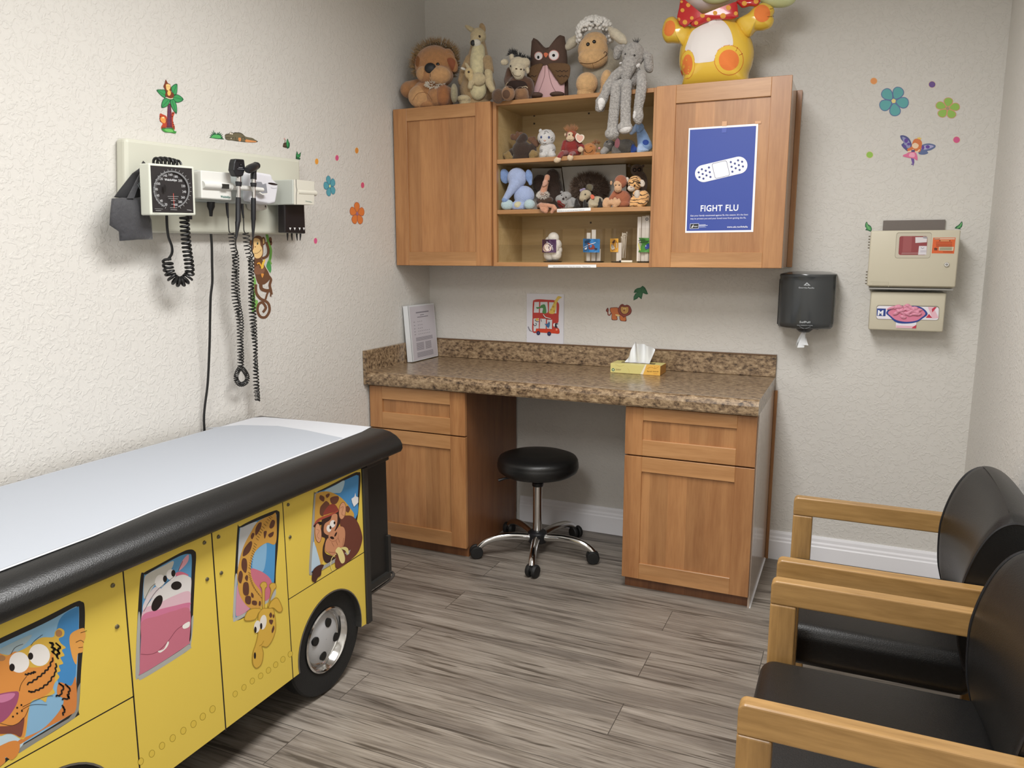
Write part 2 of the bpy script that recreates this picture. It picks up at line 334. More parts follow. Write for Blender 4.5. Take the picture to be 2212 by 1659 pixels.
# ---- base cabinets
def base_cab(x0, x1, dx0, dx1, i0, i1, dz, label, side):
    r = thing('base_cabinet', ((x0+x1)/2, -.3, 0), label, 'cabinet')
    mb = MB(); mb.box(x0, x1, -.588, -.018, .05, .8045).box(x0+.001, x1-.001, -.575, -.018, 0, .05)
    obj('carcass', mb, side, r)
    mb = MB(); shaker(mb, dx0, dx1, .052, .588, i0, i1, .122, .525, -.61); obj('door', mb, [wz, wx], r)
    mb = MB(); shaker(mb, dx0, dx1, .594, .797, i0, i1, dz[0], dz[1], -.61); obj('drawer', mb, [wz, wx], r)
    return r
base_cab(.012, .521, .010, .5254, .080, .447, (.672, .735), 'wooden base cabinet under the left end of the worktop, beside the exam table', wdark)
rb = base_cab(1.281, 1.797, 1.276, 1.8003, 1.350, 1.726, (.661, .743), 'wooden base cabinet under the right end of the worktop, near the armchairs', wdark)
obj('side_panel', MB().box(1.7975, 1.805, -.59, -.018, 0, .804), MATS['cabinet_side_panel'], rb)
obj('scribe_trim', MB().box(1.8055, 1.819, -.02, -.002, 0, .804, .001, 1), wz, rb)
obj('caulk_line', MB().prism([(1.8052, -.59, 0), (1.8102, -.59, 0), (1.8052, -.59, .006)], (0, .569, 0)), white, rb)
# ---- worktop
r = thing('worktop', (.9, -.32, .805), 'brown speckled laminate worktop with raised backsplash', 'counter')
prof = [(0, .805), (-.640, .805), (-.6436, .812), (-.6436, .842), (-.640, .854), (-.632, .862), (-.620, .866), (0, .866)]
obj('top', MB().prism([(.0205, y, z) for y, z in prof], (1.7855, 0, 0)), GRAN, r)
mb = MB(); mb.box(.0205, 1.806, -.02, -.001, .8665, .962, .002, 1); obj('backsplash', mb, GRAN, r)
obj('splash_trim', MB().box(.0205, 1.806, -.021, -.001, .9622, .967), mat('trim_brown', '6b5038', .4), r)
obj('side_splash', MB().box(.001, .020, -.645, -.001, .805, .967, .002, 1), GRAN, r)
# ================================================================== poster on the right door
Y = -.3325
o = art('poster', 'y', Y, [('f4f4f6', 'p', [(1488, 277), (1638, 267), (1627, 501), (1480, 503)]), ('33499c', 'p', [(1490.5, 280.5), (1633.5, 271.8), (1622.5, 497), (1483, 499)])])
setp(o, 'blue FIGHT FLU poster with a white bandage picture, taped to the right wall cabinet door', 'poster')
TP = (1460, 260, 6.38); a = math.radians(-13.4); ca, sa = math.cos(a), math.sin(a)
def rot(c, q): return (c[0]+q[0]*ca-q[1]*sa, c[1]+q[0]*sa+q[1]*ca)
cc = (625, 675); capsule = []
for t in range(-90, 91, 12): capsule.append(rot(cc, (250+118*math.cos(math.radians(t)), 118*math.sin(math.radians(t)))))
for t in range(90, 271, 12): capsule.append(rot(cc, (-250+118*math.cos(math.radians(t)), 118*math.sin(math.radians(t)))))
def rrect(c, hx, hy, r):
    out = []
    for sx, sy, t0 in ((1, 1, 0), (-1, 1, 90), (-1, -1, 180), (1, -1, 270)):
        for t in range(0, 91, 15): q = math.radians(t0+t); out.append(rot(c, (sx*(hx-r)+r*math.cos(q), sy*(hy-r)+r*math.sin(q))))
    return out
L = [('f2f2f4', 'p', capsule), ('4a4e78', 'p', rrect((620, 678), 106, 108, 26)), ('f2f2f4', 'p', rrect((620, 678), 100, 102, 22))]
for q in [(757,575),(813,596),(768,640),(824,660),(779,707),(857,551),(913,570),(868,617),(924,636),(878,683),(456,650),(412,694),(467,714),(422,759),(477,780),(358,674),(314,717),(369,739),(325,783),(380,803)]: L.append(('3b4786', 'e', (*q, 15, 15)))
art('bandage_print', 'y', Y-.001, L, TP, o)
wi = mat('print_ink_white', 'f4f6ff', .5)
def tq(x, y): return (1460+x/6.38, 260+y/6.38)
tx('lettering', 'FIGHT FLU', tq(340, 1254), tq(858, 1244), 'y', Y-.001, wi, o, .0245, .018)
tx('lettering', "Get your family vaccinated against flu this season. It's the best", tq(200, 1325), tq(995, 1308), 'y', Y-.001, wi, o, .0065)
tx('lettering', 'way to protect you and your loved ones from getting the flu.', tq(198, 1366), tq(968, 1352), 'y', Y-.001, wi, o, .0065)
tx('lettering', 'www.cdc.gov/fightflu', tq(705, 1480), tq(988, 1478), 'y', Y-.001, wi, o, .007, .02)
art('agency_mark', 'y', Y-.001, [('d8dcee', 'p', [(196, 1424), (318, 1420), (314, 1492), (192, 1496)]), ('15171f', 'p', [(201, 1429), (313, 1425), (309, 1487), (197, 1491)]),
    ('ffffff', 'l', 6, [(216, 1478), (232, 1452), (246, 1442)]), ('ffffff', 'l', 6, [(222, 1480), (240, 1462), (250, 1460)]), ('cfd5ee', 'L', 7, [(322, 1440), (408, 1437)]), ('cfd5ee', 'L', 7, [(322, 1452), (436, 1448)]), ('9aa6d8', 'L', 7, [(322, 1463), (400, 1460)]), ('9aa6d8', 'L', 7, [(322, 1474), (416, 1471)])], TP, o)
tx('lettering', 'CDC', tq(256, 1470), tq(300, 1468), 'y', Y-.002, wi, o, .0042, .02)
for q in [('d0a078', 'p', [(638, 14), (704, 10), (700, 78), (634, 80)]), ('4a5cae', 'p', [(636, 104), (700, 100), (696, 168), (632, 172)]), ('d0a078', 'p', [(1090, 10), (1175, 6), (1172, 44), (1092, 50)])]: art('tape', 'y', Y-.0012, [q], TP, o)
# ================================================================== bus picture standing on the backsplash
mb = MB(); pA, pB = at(1138, 634, 'y', -.006), at(1217, 737, 'y', -.006); mb.box(pA.x, pB.x, -.006, -.001, .9672, pA.z)
o = obj('bus_picture', mb, mat('card_white', 'dcdce4', .6)); setp(o, 'white picture card of a red double decker bus with animals, on the backsplash', 'picture')
TB = (1130, 620, 13.27); R1 = 'bc3b33'; Wn = 'd5d8dc'
L = [(R1, 's', [(275,1290),(268,900),(280,440),(330,370),(450,350),(700,365),(900,380),(1000,440),(1035,540),(1020,800),(1005,1020),(880,1040),(870,1120),(980,1160),(1035,1220),(1030,1335),(860,1330),(500,1305)]),
 (Wn, 'p', [(325,430),(460,425),(450,735),(305,735)]), (Wn, 'p', [(495,430),(700,428),(715,700),(690,745),(480,740)]), (Wn, 'p', [(745,435),(960,440),(955,755),(740,750)]),
 (Wn, 'p', [(300,905),(455,890),(450,1190),(370,1190),(360,1270),(300,1270)]), (Wn, 'p', [(490,905),(655,915),(650,1195),(475,1190)]), (Wn, 'p', [(690,935),(835,940),(825,1205),(680,1190)]),
 ('d2401f', 'p', [(370,1195),(850,1205),(1035,1215),(1030,1335),(370,1295)]),
 ('4d8a4e', 's', [(375,580),(480,570),(520,520),(630,510),(665,740),(555,740),(570,610),(480,610),(410,625)]),
 ('dfc15a', 's', [(740,745),(790,640),(880,450),(950,330),(1010,260),(1110,300),(1040,340),(1000,400),(960,480),(900,750)]), ('c39a3e', 'e', (865,565,30,32)), ('c39a3e', 'e', (800,650,22,26)), ('c39a3e', 'e', (890,690,22,28)), ('c39a3e', 'e', (900,450,16,22)),
 ('d9b25c', 'e', (405,930,48,40)), ('2c2a33', 'l', 16, [(340,940),(390,990),(450,990)]), ('2c2a33', 'l', 16, [(300,1060),(330,1110),(375,1095),(385,1050),(355,1040)]), ('2c2a33', 'l', 14, [(510,920),(530,990)]),
 ('3b6c9c', 's', [(620,1050),(680,1060),(730,1010),(770,1020),(760,1130),(720,1170),(670,1120)]), ('26305a', 'l', 10, [(740,970),(745,1040)]), ('ffffff', 'l', 22, [(580,790),(650,870),(790,905)]), ('2c2a33', 'l', 14, [(570,795),(640,880),(790,915)]),
 ('30303a', 's', [(930,1040),(1020,1060),(960,1080),(990,1170),(900,1140)]), ('f4f4f4', 'e', (895,1090,18,50)), ('8a8a96', 'l', 30, [(150,1140),(175,1200),(205,1250)]), ('6b3530', 'l', 10, [(205,1255),(270,1275)]),
 ('f2a082', 'e', (965,1220,28,30)), ('26264e', 'e', (440,1318,54,60)), ('5a5a90', 'e', (440,1318,16,18)), ('26264e', 'e', (750,1338,54,60)), ('5a5a90', 'e', (750,1338,16,18))]
art('bus_print', 'y', -.0062, L, TB, o, .0001)
# ================================================================== binder
r = thing('binder', (.045, -.16, .866), 'white ring binder with a printed cover sheet, leaning against the left wall', 'binder')
Mb = Matrix.Translation((.0285, -.292, .8675)) @ Matrix.Rotation(-math.radians(4.3), 4, 'Y')
def loc(mb, M):
    for v in mb.bm.verts: v.co = M @ v.co
    return mb
obj('cover', loc(MB().box(0, .003, 0, .265, 0, .287, .001, 1).box(.030, .033, 0, .265, 0, .287, .001, 1).box(0, .033, 0, .003, 0, .287, .001, 1), Mb), mat('binder_white', 'dcdfe2', .35), r)
obj('pages', loc(MB().box(.004, .029, .005, .25, .004, .28), Mb), mat('paper_stack', 'e8e6e0', .8), r)
mb = MB(); mb.mi = 0; mb.box(.0330, .0334, .012, .258, .006, .281); mb.mi = 1
rows = [(.245, .07, .20, .006), (.232, .11, .15, .004), (.222, .08, .19, .004)]
for z in (.200, .182, .165, .150, .135): rows.append((z, .04, .052, .003)); [rows.append((z, .08+.018*k, .088+.018*k, .003)) for k in range(7 if z < .155 else 3)]
for k in range(5): rows.append((.118-k*.004, .05, .22, .002))
for k in range(9): rows.append((.09-k*.0045, .05, .125, .0022)); rows.append((.09-k*.0045, .14, .20, .0022))
for k in range(6): rows.append((.04-k*.0045, .05, .215, .0022))
for z, a, b, h in rows: mb.box(.0334, .0336, a, b, z, z+h)
obj('cover_sheet', loc(mb, Mb), [mat('sheet', 'c9c5cd', .35), mat('sheet_ink', '83808a', .6)], r)
# ================================================================== tissue box
r = thing('tissue_box', (1.2, -.134, .866), 'yellow and orange tissue box with a white tissue standing out of it', 'tissue box')
obj('box', MB().box(1.081, 1.318, -.193, -.078, .8665, .911, .0015, 1), mat('carton_yellow', 'd9cf86', .5), r)
T2_ = (1290, 715, 11.06)
L = [('e8b553', 'p', [(1180,800),(1502,815),(1502,1068),(1095,1042)]), ('efe6cf', 'p', [(1150,800),(1180,802),(1095,1040),(1030,1034)]), ('3f6f60', 'e', (382,925,36,36)), ('cfd9a0', 'e', (382,925,18,18)), ('c08a33', 'l', 8, [(1200,900),(1290,860),(1380,900),(1470,850)]), ('c08a33', 'l', 8, [(1385,900),(1370,840)]), ('7a6a4c', 'L', 6, [(440,905),(570,915)]), ('7a6a4c', 'L', 6, [(440,930),(560,938)]), ('c9b96a', 'l', 6, [(720,890),(760,930),(770,1000)]), ('c9b96a', 'l', 6, [(440,800),(540,840),(640,815)]), ('cc7a2a', 'L', 6, [(1345,1018),(1440,1022)])]
art('carton_print', 'y', -.1932, L, T2_, r, .0001)
tx('lettering', 'facial tissue', (1290+1190/11.06, 715+975/11.06), (1290+1465/11.06, 715+980/11.06), 'y', -.194, mat('ink_brown', '6a4a22'), r, .006)
obj('side_print', MB().box(1.3182, 1.3186, -.192, -.079, .868, .910), mat('carton_orange', 'c08a42', .5), r)
obj('slot', MB().box(1.12, 1.28, -.15, -.12, .9105, .9118), mat('slot_dark', '4a3a20'), r)
bm = bmesh.new(); NU, NV = 40, 14
top = [(0,.012),(.1,.03),(.24,.064),(.36,.084),(.5,.074),(.7,.070),(.86,.062),(1,.048)]
def lerp(tab, t):
    for (a, x), (b, y) in zip(tab, tab[1:]):
        if a <= t <= b: return x+(y-x)*(t-a)/(b-a)
g = []
for i in range(NU+1):
    u = i/NU; row = []
    for j in range(NV+1):
        v = j/NV; h = lerp(top, u)*1.18+.006
        x = 1.133+.120*u + v*(.012*(1-u)+.03*max(0, u-.4)) ; z = .912+h*v + (0 if v else -.004)
        y = -.135 + .014*math.sin(u*19+v*2)*(.25+v*.9) + .018*math.sin(u*7+1)*v
        row.append(bm.verts.new((x, y, z)))
    g.append(row)
for i in range(NU):
    for j in range(NV): bm.faces.new((g[i][j], g[i+1][j], g[i+1][j+1], g[i][j+1]))
tissue = mat('tissue_paper', 'eceff2', .9)
obj('tissue', bm, tissue, r, True, 80)
# ================================================================== paper towel dispenser
r = thing('towel_dispenser', (1.92, -.09, 1.095), 'smoky dark grey centre-pull paper towel dispenser on the back wall', 'dispenser')
smoke = mat('smoke_plastic', '3b3e40', .22, coat=.3)
def bow(x0, x1, y0, yc, n=16):
    return [(x0+(x1-x0)*k/n, y0-(yc*(1-(2*k/n-1)**2))) for k in range(n+1)]
mb = MB(); pts = [(1.812, -.002)] + bow(1.812, 2.034, -.13, .055) + [(2.034, -.002)]
lv = [(1.104, .93), (1.112, .985), (1.13, 1), (1.30, 1), (1.322, 1.0), (1.3275, 1.015), (1.334, 1.0), (1.336, .93), (1.341, .75), (1.344, .45)]
rings = [[mb.bm.verts.new((1.923+(x-1.923)*s, y*(s if y < -.01 else 1), z)) for x, y in pts] for z, s in lv]
for A, B in zip(rings, rings[1:]):
    for k in range(len(A)): mb.bm.faces.new((A[k], A[(k+1) % len(A)], B[(k+1) % len(A)], B[k]))
mb.bm.faces.new(rings[0]); mb.bm.faces.new(rings[-1])
obj('cover', mb, smoke, r, True, 50)
obj('back_plate', MB().box(1.802, 1.8118, -.05, -.002, 1.11, 1.31, .002, 1), blackpl, r)
obj('nozzle', MB().lathe([(.04, 1.106), (.032, 1.096), (.02, 1.086), (.016, 1.086)], (1.922, -.115, 0)), blackpl, r, True)
tp = bmesh.new()
gi = mat('grey_ink', 'b9bec2', .5)
tx('lettering', 'Georgia-Pacific', (1725, 622.5), (1759, 623.5), 'y', -.1865, gi, r, .0055, .02)
tx('lettering', 'SofPull', (1727, 697.5), (1750, 698), 'y', -.1865, gi, r, .008, .02)
tx('lettering', 'FULL STRENGTH TOWEL', (1722, 703.5), (1756, 704), 'y', -.1865, gi, r, .0035)
art('maker_mark', 'y', -.187, [('b9bec2', 'p', [(1736, 616.5), (1743, 610), (1751, 617)]), ('3b3e40', 'p', [(1740, 615.5), (1743, 612.5), (1747, 615.6)]), ('8e9498', 'L', .6, [(1727, 705.5), (1738, 710.5), (1751, 705.8)]), ('0c0c0c', 'L', .7, [(1710, 709), (1768, 711.5)]), ('0c0c0c', 'L', .7, [(1737, 710), (1737, 719)]), ('0c0c0c', 'L', .6, [(1724, 703), (1724, 709)]), ('0c0c0c', 'L', .6, [(1753, 704), (1753, 711)])], parent=r, eps=.0001)
mb = MB()
for dx, l, tw in ((-.004, .062, 0), (.006, .058, 1.2), (.001, .07, 2.3)):
    a = []
    for k in range(9):
        t = k/8; wv = .004+.012*t; ang = tw+t*1.4; c = Vector((1.922+dx+(dx*2.2-.014)*t*(1 if dx < .005 else -1.3), -.115+.004*math.sin(4*t), 1.088-l*t))
        d = Vector((math.cos(ang), math.sin(ang), 0))*wv; a.append((mb.bm.verts.new(c-d), mb.bm.verts.new(c+Vector((0, .004*math.sin(k*2), 0))), mb.bm.verts.new(c+d)))
    for p, q in zip(a, a[1:]): mb.bm.faces.new((p[0], q[0], q[1], p[1])); mb.bm.faces.new((p[1], q[1], q[2], p[2]))
obj('towel', mb, tissue, r, True, 80)
# ================================================================== sharps box and glove holder
beige = mat('beige_plastic', 'cac3ae', .42)
r = thing('sharps_box', (2.31, -.065, 1.28), 'beige locked sharps disposal box with a red window and orange hazard label', 'sharps box')
obj('case', MB().box(2.158, 2.470, -.12, -.002, 1.282, 1.508, .012, 4), beige, r, True)
obj('door', MB().box(2.153, 2.474, -.132, -.118, 1.288, 1.512, .006, 3), beige, r, True)
obj('mounting_plate', MB().box(2.199, 2.427, -.012, -.001, 1.50, 1.5565), mat('plate_grey', '6e6661', .5), r)
TS = (1860, 470, 9.617); YS = -.1322
def rr(x0, y0, x1, y1, r, sk=0, slant=0):
    out = []
    for cx, cy, t0 in ((x1-r, y1-r, 0), (x0+r, y1-r, 90), (x0+r, y0+r, 180), (x1-r, y0+r, 270)):
        for t in range(0, 91, 18):
            q = math.radians(t0+t); X, Yy = cx+r*math.cos(q), cy+r*math.sin(q); u = (Yy-y0)/(y1-y0); out.append((X-sk*u, Yy+slant*(X-x0)/(x1-x0)))
    return out
art('window', 'y', YS, [('9a937f', 'p', rr(738, 308, 1472, 845, 50, 38)), ('c4bdab', 'p', rr(746, 322, 1466, 835, 46, 38)), ('8e3f42', 'p', rr(800, 385, 1384, 778, 45, 26)), ('9c5254', 'p', [(880,390),(1060,390),(1040,715),(860,715)]),
  ('a06a6a', 'p', [(850,725),(1185,725),(1185,755),(835,760)]), ('d9d3d6', 'p', [(1128,408),(1376,408),(1364,512),(1128,528)]), ('9f9da2', 'p', [(1290,392),(1376,400),(1370,440),(1290,430)]), ('d9d4da', 'p', [(1204,590),(1366,590),(1356,770),(1184,772)]), ('9a96a4', 'L', 8, [(1235,690),(1350,690)]), ('9a96a4', 'L', 8, [(1232,712),(1350,712)]), ('55505c', 'l', 8, [(1245,625),(1275,640),(1310,628)])], TS, r, .0001)
L = [('d8622f', 'p', [(1498,418),(1966,416),(1932,748),(1466,742)]), ('d8bfa6', 'p', [(1525,430),(1950,428),(1947,452),(1520,455)]), ('c79a6a', 'p', [(1650,470),(1840,470),(1836,492),(1648,492)])]
for y in (510, 545, 570, 598): L.append(('7c2d16', 'L', 9, [(1560, y), (1890, y+2)]))
L += [('cfc2a8', 'p', [(1618,608),(1928,608),(1916,690),(1612,686)]), ('9d9a80', 'p', [(1640,618),(1890,618),(1884,680),(1630,678)]), ('2c1a14', 'e', (1550,640,14,14)), ('2c1a14', 'e', (1535,668,14,14)), ('2c1a14', 'e', (1568,668,14,14)), ('2c1a14', 'e', (1525,640,10,10)), ('2c1a14', 'e', (1576,640,10,10)), ('7c2d16', 'L', 9, [(1700,712),(1900,714)]), ('2c1a14', 'e', (1636,480,14,8)), ('2c1a14', 'e', (1842,482,14,8))]
art('hazard_label', 'y', YS, L, TS, r, .0001)
tx('lettering', 'DANGER', (1860+1525/9.617, 470+450/9.617), (1860+1640/9.617, 470+450/9.617), 'y', YS-.0012, mat('ink_red', '7c2d16'), r, .0026, .02)
p = at(1860+1775/9.617, 470+975/9.617, 'y', YS); Mx = Matrix.Rotation(PI/2, 3, 'X')
obj('lock', MB().lathe([(.0095, 0), (.0095, .004), (.0075, .007), (.004, .007), (.003, .005)], p, Mx, 24), chrome, r, True)
obj('keyhole', MB().box(p.x-.0035, p.x+.0035, p.y-.0075, p.y-.0055, p.z-.001, p.z+.001), mat('keyhole_dark', '101010'), r)
for yy in ((380, 630), (1115, 1370)):
    a, b = at(1860+168/9.617, 470+yy[0]/9.617, 'y', -.12), at(1860+150/9.617, 470+yy[1]/9.617, 'y', -.12)
    mb = MB()
    for k in range(5): z = a.z+(b.z-a.z)*k/4.2; mb.box(2.1465, 2.1528, -.128, -.118, z-.005, z)
    obj('hinge', mb, mat('hinge_dark', '6a6250', .5), r)
art('embossed_plate', 'y', YS, [('b7b09b', 'p', [(190,1330),(570,1340),(566,1346),(190,1338)]), ('b7b09b', 'p', [(230,1368),(560,1374),(560,1380),(230,1374)]), ('b7b09b', 'p', [(566,1340),(574,1340),(574,1440),(566,1440)])], TS, r, .0001)
obj('metal_lip', MB().box(2.162, 2.468, -.122, -.002, 1.275, 1.281), steel, r)
r = thing('glove_holder', (2.31, -.05, 1.105), 'beige glove box holder with pink gloves showing, under the sharps box', 'glove dispenser')
TG = (1640, 440, 4.254); YG = -.1015
obj('case', MB().box(2.172, 2.448, -.1, -.002, 1.105, 1.264, .006, 3), beige, r, True)
L = [('8f897a', 'p', rr(1078, 930, 1656, 1062, 26, 6, 10)), ('e9e6ee', 'p', rr(1082, 938, 1652, 1058, 24, 6, 12)), ('e9e6ee', 'p', [(1256,1050),(1448,1056),(1440,1148),(1256,1142)]),
     ('24408e', 'p', [(1082,962),(1164,964),(1160,1034),(1080,1030)]), ('24408e', 's', [(1166,1000),(1230,948),(1350,938),(1480,948),(1548,1010),(1500,1056),(1440,1090),(1350,1102),(1262,1092),(1200,1040)]),
     ('d9809c', 's', [(1184,1000),(1240,962),(1350,945),(1470,958),(1526,1008),(1490,1046),(1440,1075),(1350,1085),(1264,1070),(1215,1036)]),
     ('e6b9c6', 'p', [(1550,950),(1600,950),(1650,1050),(1590,1056)]), ('c4304a', 'p', [(1608,950),(1632,950),(1590,1000),(1586,970)]), ('c4304a', 'p', [(1530,1048),(1560,1012),(1590,1050)]), ('c4304a', 'p', [(1394,1144),(1444,1112),(1440,1146)]), ('e6b9c6', 'p', [(1258,1118),(1420,1124),(1400,1144),(1258,1140)])]
art('glove_box_print', 'y', YG, L, TG, r, .0001)
tx('lettering', 'M', (1640+1088/4.254, 440+1024/4.254), (1640+1138/4.254, 440+1026/4.254), 'y', YG-.002, mat('print_ink_white', 'f4f6ff'), r, .0205, .03)
mb = MB(); Rg = random.Random(4)
for k in range(26):
    t = Rg.random()*6.283; q = math.sqrt(Rg.random()); mb.ell((2.305+.062*q*math.cos(t), -.1015-.003*Rg.random(), 1.186+.024*q*math.sin(t)), (.018*Rg.uniform(.6, 1.2), .006, .007*Rg.uniform(.6, 1.3)), Matrix.Rotation(Rg.uniform(-.6, .6), 3, 'Y'), 2)
obj('glove', mb, mat('glove_pink', 'dd92aa', .45, bump=.5, bscale=80), r, True)
# ================================================================== wall stickers
def sticker(name, ax, layers, T, label, cat, group=None, v=None):
    v = v if v is not None else {'x': .0005, 'y': -.0005}[ax]
    return setp(art(name, ax, v, layers, T), label, cat, group)
def petals(c, rad, a0, col, edge, mid, w=1.0, squash=1, el=1.0, cr=None, skew=0):
    L = []
    for ring, (k, colr) in enumerate(((1.0, edge), (.86, col))):
        for j in range(5):
            a = math.radians(a0+72*j); d = Vector((math.cos(a), math.sin(a))); n = Vector((-d.y, d.x)); pts = []
            for t, s in ((.10, 0), (.35, .26), (.65, .36), (.9, .26), (1.0, 0), (.9, -.26), (.65, -.36), (.35, -.26)):
                q = d*(t*rad if ring == 0 else (.18+(t-.1)*.86)*rad) + n*(s*rad*k*w*1.05); pts.append((c[0]+q.x*squash+skew*q.y, c[1]+q.y*el))
            L.append((colr, 's', pts))
    L.append((mid, 'e', (c[0], c[1], (cr or rad*.14)*squash, (cr or rad*.14)*el))); return L
F1 = (1800, 140, 5.369)
sticker('flower_sticker', 'y', petals((700, 420), 178, -62, '58a5a6', '5a6f9e', 'e9d98a'), F1, 'large teal five petal flower sticker on the back wall', 'sticker')
sticker('flower_sticker', 'y', petals((1325, 505), 138, -84, '94bf56', 'd79a78', 'a99a78', 1, 1.06, .92), F1, 'lime green five petal flower sticker on the back wall', 'sticker')
L1 = (640, 300, 6.911)
sticker('flower_sticker', 'x', petals((500, 705), 150, -104, '57a4b4', '4a7f96', 'dbe2a0', 1, .62, 1.06, skew=.06), L1, 'teal five petal flower sticker on the left wall', 'sticker')
sticker('flower_sticker', 'x', petals((908, 1118), 172, -88, 'e07f3e', 'b56a52', 'a0708c', 1, .66, 1.02, skew=.05), L1, 'orange five petal flower sticker on the left wall', 'sticker')
for (x, y, c, lab) in ((305,337,'e9a040','orange dot sticker nearest the instrument panel'), (608,284,'d95a8c','upper pink dot sticker on the left wall, between two orange dots'), (903,174,'e0933e','highest orange dot sticker on the left wall'), (990,692,'d8577f','pink dot sticker right of the teal flower on the left wall'), (288,1522,'dd5f92','lowest pink dot sticker, below the specula holder on the left wall')):
    sticker('dot_sticker', 'x', [('e6d5b8', 'e', (x, y, 29, 49)), (c, 'e', (x, y, 25, 43))], L1, lab, 'sticker', 'dot stickers on the left wall')
for (x, y, c, lab) in ((470,188,'e2944e','small orange dot sticker up left of the teal flower on the back wall'), (1146,228,'6c4f92','purple dot sticker above the green flower on the back wall'), (1430,870,'d5588c','pink dot sticker right of the fairy sticker'), (422,1044,'93bf4a','green dot sticker left of the fairy sticker')):
    sticker('dot_sticker', 'y', [('dccbb0', 'e', (x, y, 44, 42)), (c, 'e', (x, y, 38, 36))], F1, lab, 'sticker', 'dot stickers on the back wall')
L = [('4b4f86', 's', [(780,820),(840,825),(890,870),(915,960),(880,1010),(830,980),(790,930),(815,900),(785,860)]), ('8f92b8', 's', [(800,840),(840,850),(880,890),(895,950),(870,970),(830,930)]), ('5c3c9a', 'e', (845,880,22,26)), ('5c3c9a', 'e', (875,920,20,16)), ('5c3c9a', 'e', (830,945,18,14)),
     ('5a6a96', 's', [(1000,960),(1040,925),(1110,912),(1180,930),(1180,960),(1130,990),(1090,1000),(1100,1025),(1050,1042),(990,1030)]), ('a9a6cc', 's', [(1020,965),(1060,935),(1120,930),(1165,945),(1120,970),(1050,985)]), ('5c3c9a', 'e', (1095,952,24,20)), ('5c3c9a', 'e', (1040,960,16,24)),
     ('d2743c', 's', [(915,910),(940,865),(985,858),(1025,890),(1025,950),(1005,1010),(960,1010),(870,1000),(860,975),(905,950)]), ('edcfae', 's', [(915,925),(950,905),(990,930),(975,965),(940,970),(915,950)]), ('e7c45e', 'p', [(975,858),(978,838),(992,848),(1004,834),(1008,850),(1026,850),(1012,868)]),
     ('f0d2b2', 'l', 14, [(860,1010),(900,1000),(930,985)]), ('f0d2b2', 'l', 14, [(950,1010),(980,1005),(1000,985)]), ('4b3f78', 'p', [(905,990),(945,985),(945,1015),(905,1015)]), ('dc6f98', 's', [(885,1015),(950,1015),(975,1060),(972,1108),(930,1085),(880,1080),(810,1062),(815,1045),(850,1030)]), ('eea5bd', 's', [(890,1025),(940,1025),(940,1070),(880,1062)]),
     ('6b4f9c', 'p', [(900,1082),(935,1090),(940,1130),(925,1178),(915,1140)]), ('6b4f9c', 'l', 10, [(935,1110),(925,1150),(905,1152)])]
sticker('fairy_sticker', 'y', L, F1, 'fairy sticker with purple wings, red hair and a pink dress on the back wall', 'sticker')
GR, DG, LG = '3c9a5a', '1f5c3c', '7bbf5f'
L2 = (1300, 600, 13.825)
leafp = [(1218,240),(1290,290),(1340,380),(1385,490),(1320,495),(1230,455),(1215,520),(1185,645),(1130,600),(1100,575),(1060,625),(945,680),(950,570),(1000,470),(1060,445),(950,450),(985,360),(1060,310),(1150,295)]
sticker('leaf_sticker', 'y', [(DG, 'p', leafp), ('35704a', 's', [(1215,275),(1260,330),(1330,450),(1225,420),(1195,520),(1160,580),(1110,540),(1000,620),(970,590),(1040,480),(1100,420),(990,410),(1060,330),(1150,315)]), (DG, 'l', 9, [(1215,270),(1150,430),(1000,620)]), (DG, 'l', 8, [(1200,310),(1180,450),(1170,600)]), (DG, 'l', 8, [(1215,300),(1270,400),(1340,470)]), (DG, 'l', 8, [(1190,320),(1080,350),(980,420)])], L2, 'dark green three lobed leaf sticker under the wall cabinets', 'sticker')
LO, LD, LB = 'c7713e', '5e1f1c', '8e3f30'
L = [(LD, 'l', 34, [(180,1020),(190,1100),(235,1115),(270,1060)]), (LB, 'l', 22, [(180,1020),(190,1100),(235,1112),(270,1060)]), (LD, 's', [(185,895),(205,960),(195,1020),(155,1025),(122,980),(150,920)]), (LB, 's', [(178,925),(190,970),(178,1005),(150,1000),(140,970)]),
     (LD, 's', [(245,910),(300,888),(480,890),(560,1000),(700,1100),(735,1240),(725,1300),(640,1300),(560,1285),(530,1230),(520,1150),(460,1150),(470,1240),(430,1268),(310,1262),(288,1200),(290,1080),(245,1000)]), (LO, 's', [(258,925),(310,902),(470,905),(560,1020),(690,1110),(720,1240),(700,1285),(640,1288),(570,1270),(545,1220),(530,1130),(440,1130),(455,1230),(420,1252),(325,1248),(302,1190),(305,1080),(262,1000)]), ('e2c98a', 's', [(400,1105),(450,1092),(520,1110),(530,1145),(460,1150)]),
     (LD, 's', [(480,960),(520,860),(570,800),(630,785),(685,820),(760,805),(840,850),(885,940),(890,1010),(850,1090),(760,1140),(700,1160),(655,1190),(600,1140),(520,1080)]), ('8d4238', 's', [(495,960),(530,870),(580,812),(630,800),(685,838),(760,820),(830,862),(870,945),(872,1010),(835,1075),(750,1125),(655,1165),(610,1125),(535,1070)]), (LD, 's', [(555,900),(590,830),(680,860),(780,865),(815,930),(800,1030),(740,1085),(660,1095),(590,1060),(550,980)]), ('c79a55', 's', [(570,900),(595,860),(680,875),(780,875),(800,940),(785,1020),(730,1070),(665,1078),(605,1045),(568,975)]), ('e3cf94', 'e', (660,925,20,16)), ('e3cf94', 'e', (712,925,20,16)), ('7a3b26', 'e', (668,975,24,20)), ('7a3b26', 'l', 6, [(668,990),(672,1020)])]
sticker('lion_sticker', 'y', L, L2, 'brown maned lion sticker on the wall above the worktop', 'sticker')
P1 = (300, 160, 10.37)
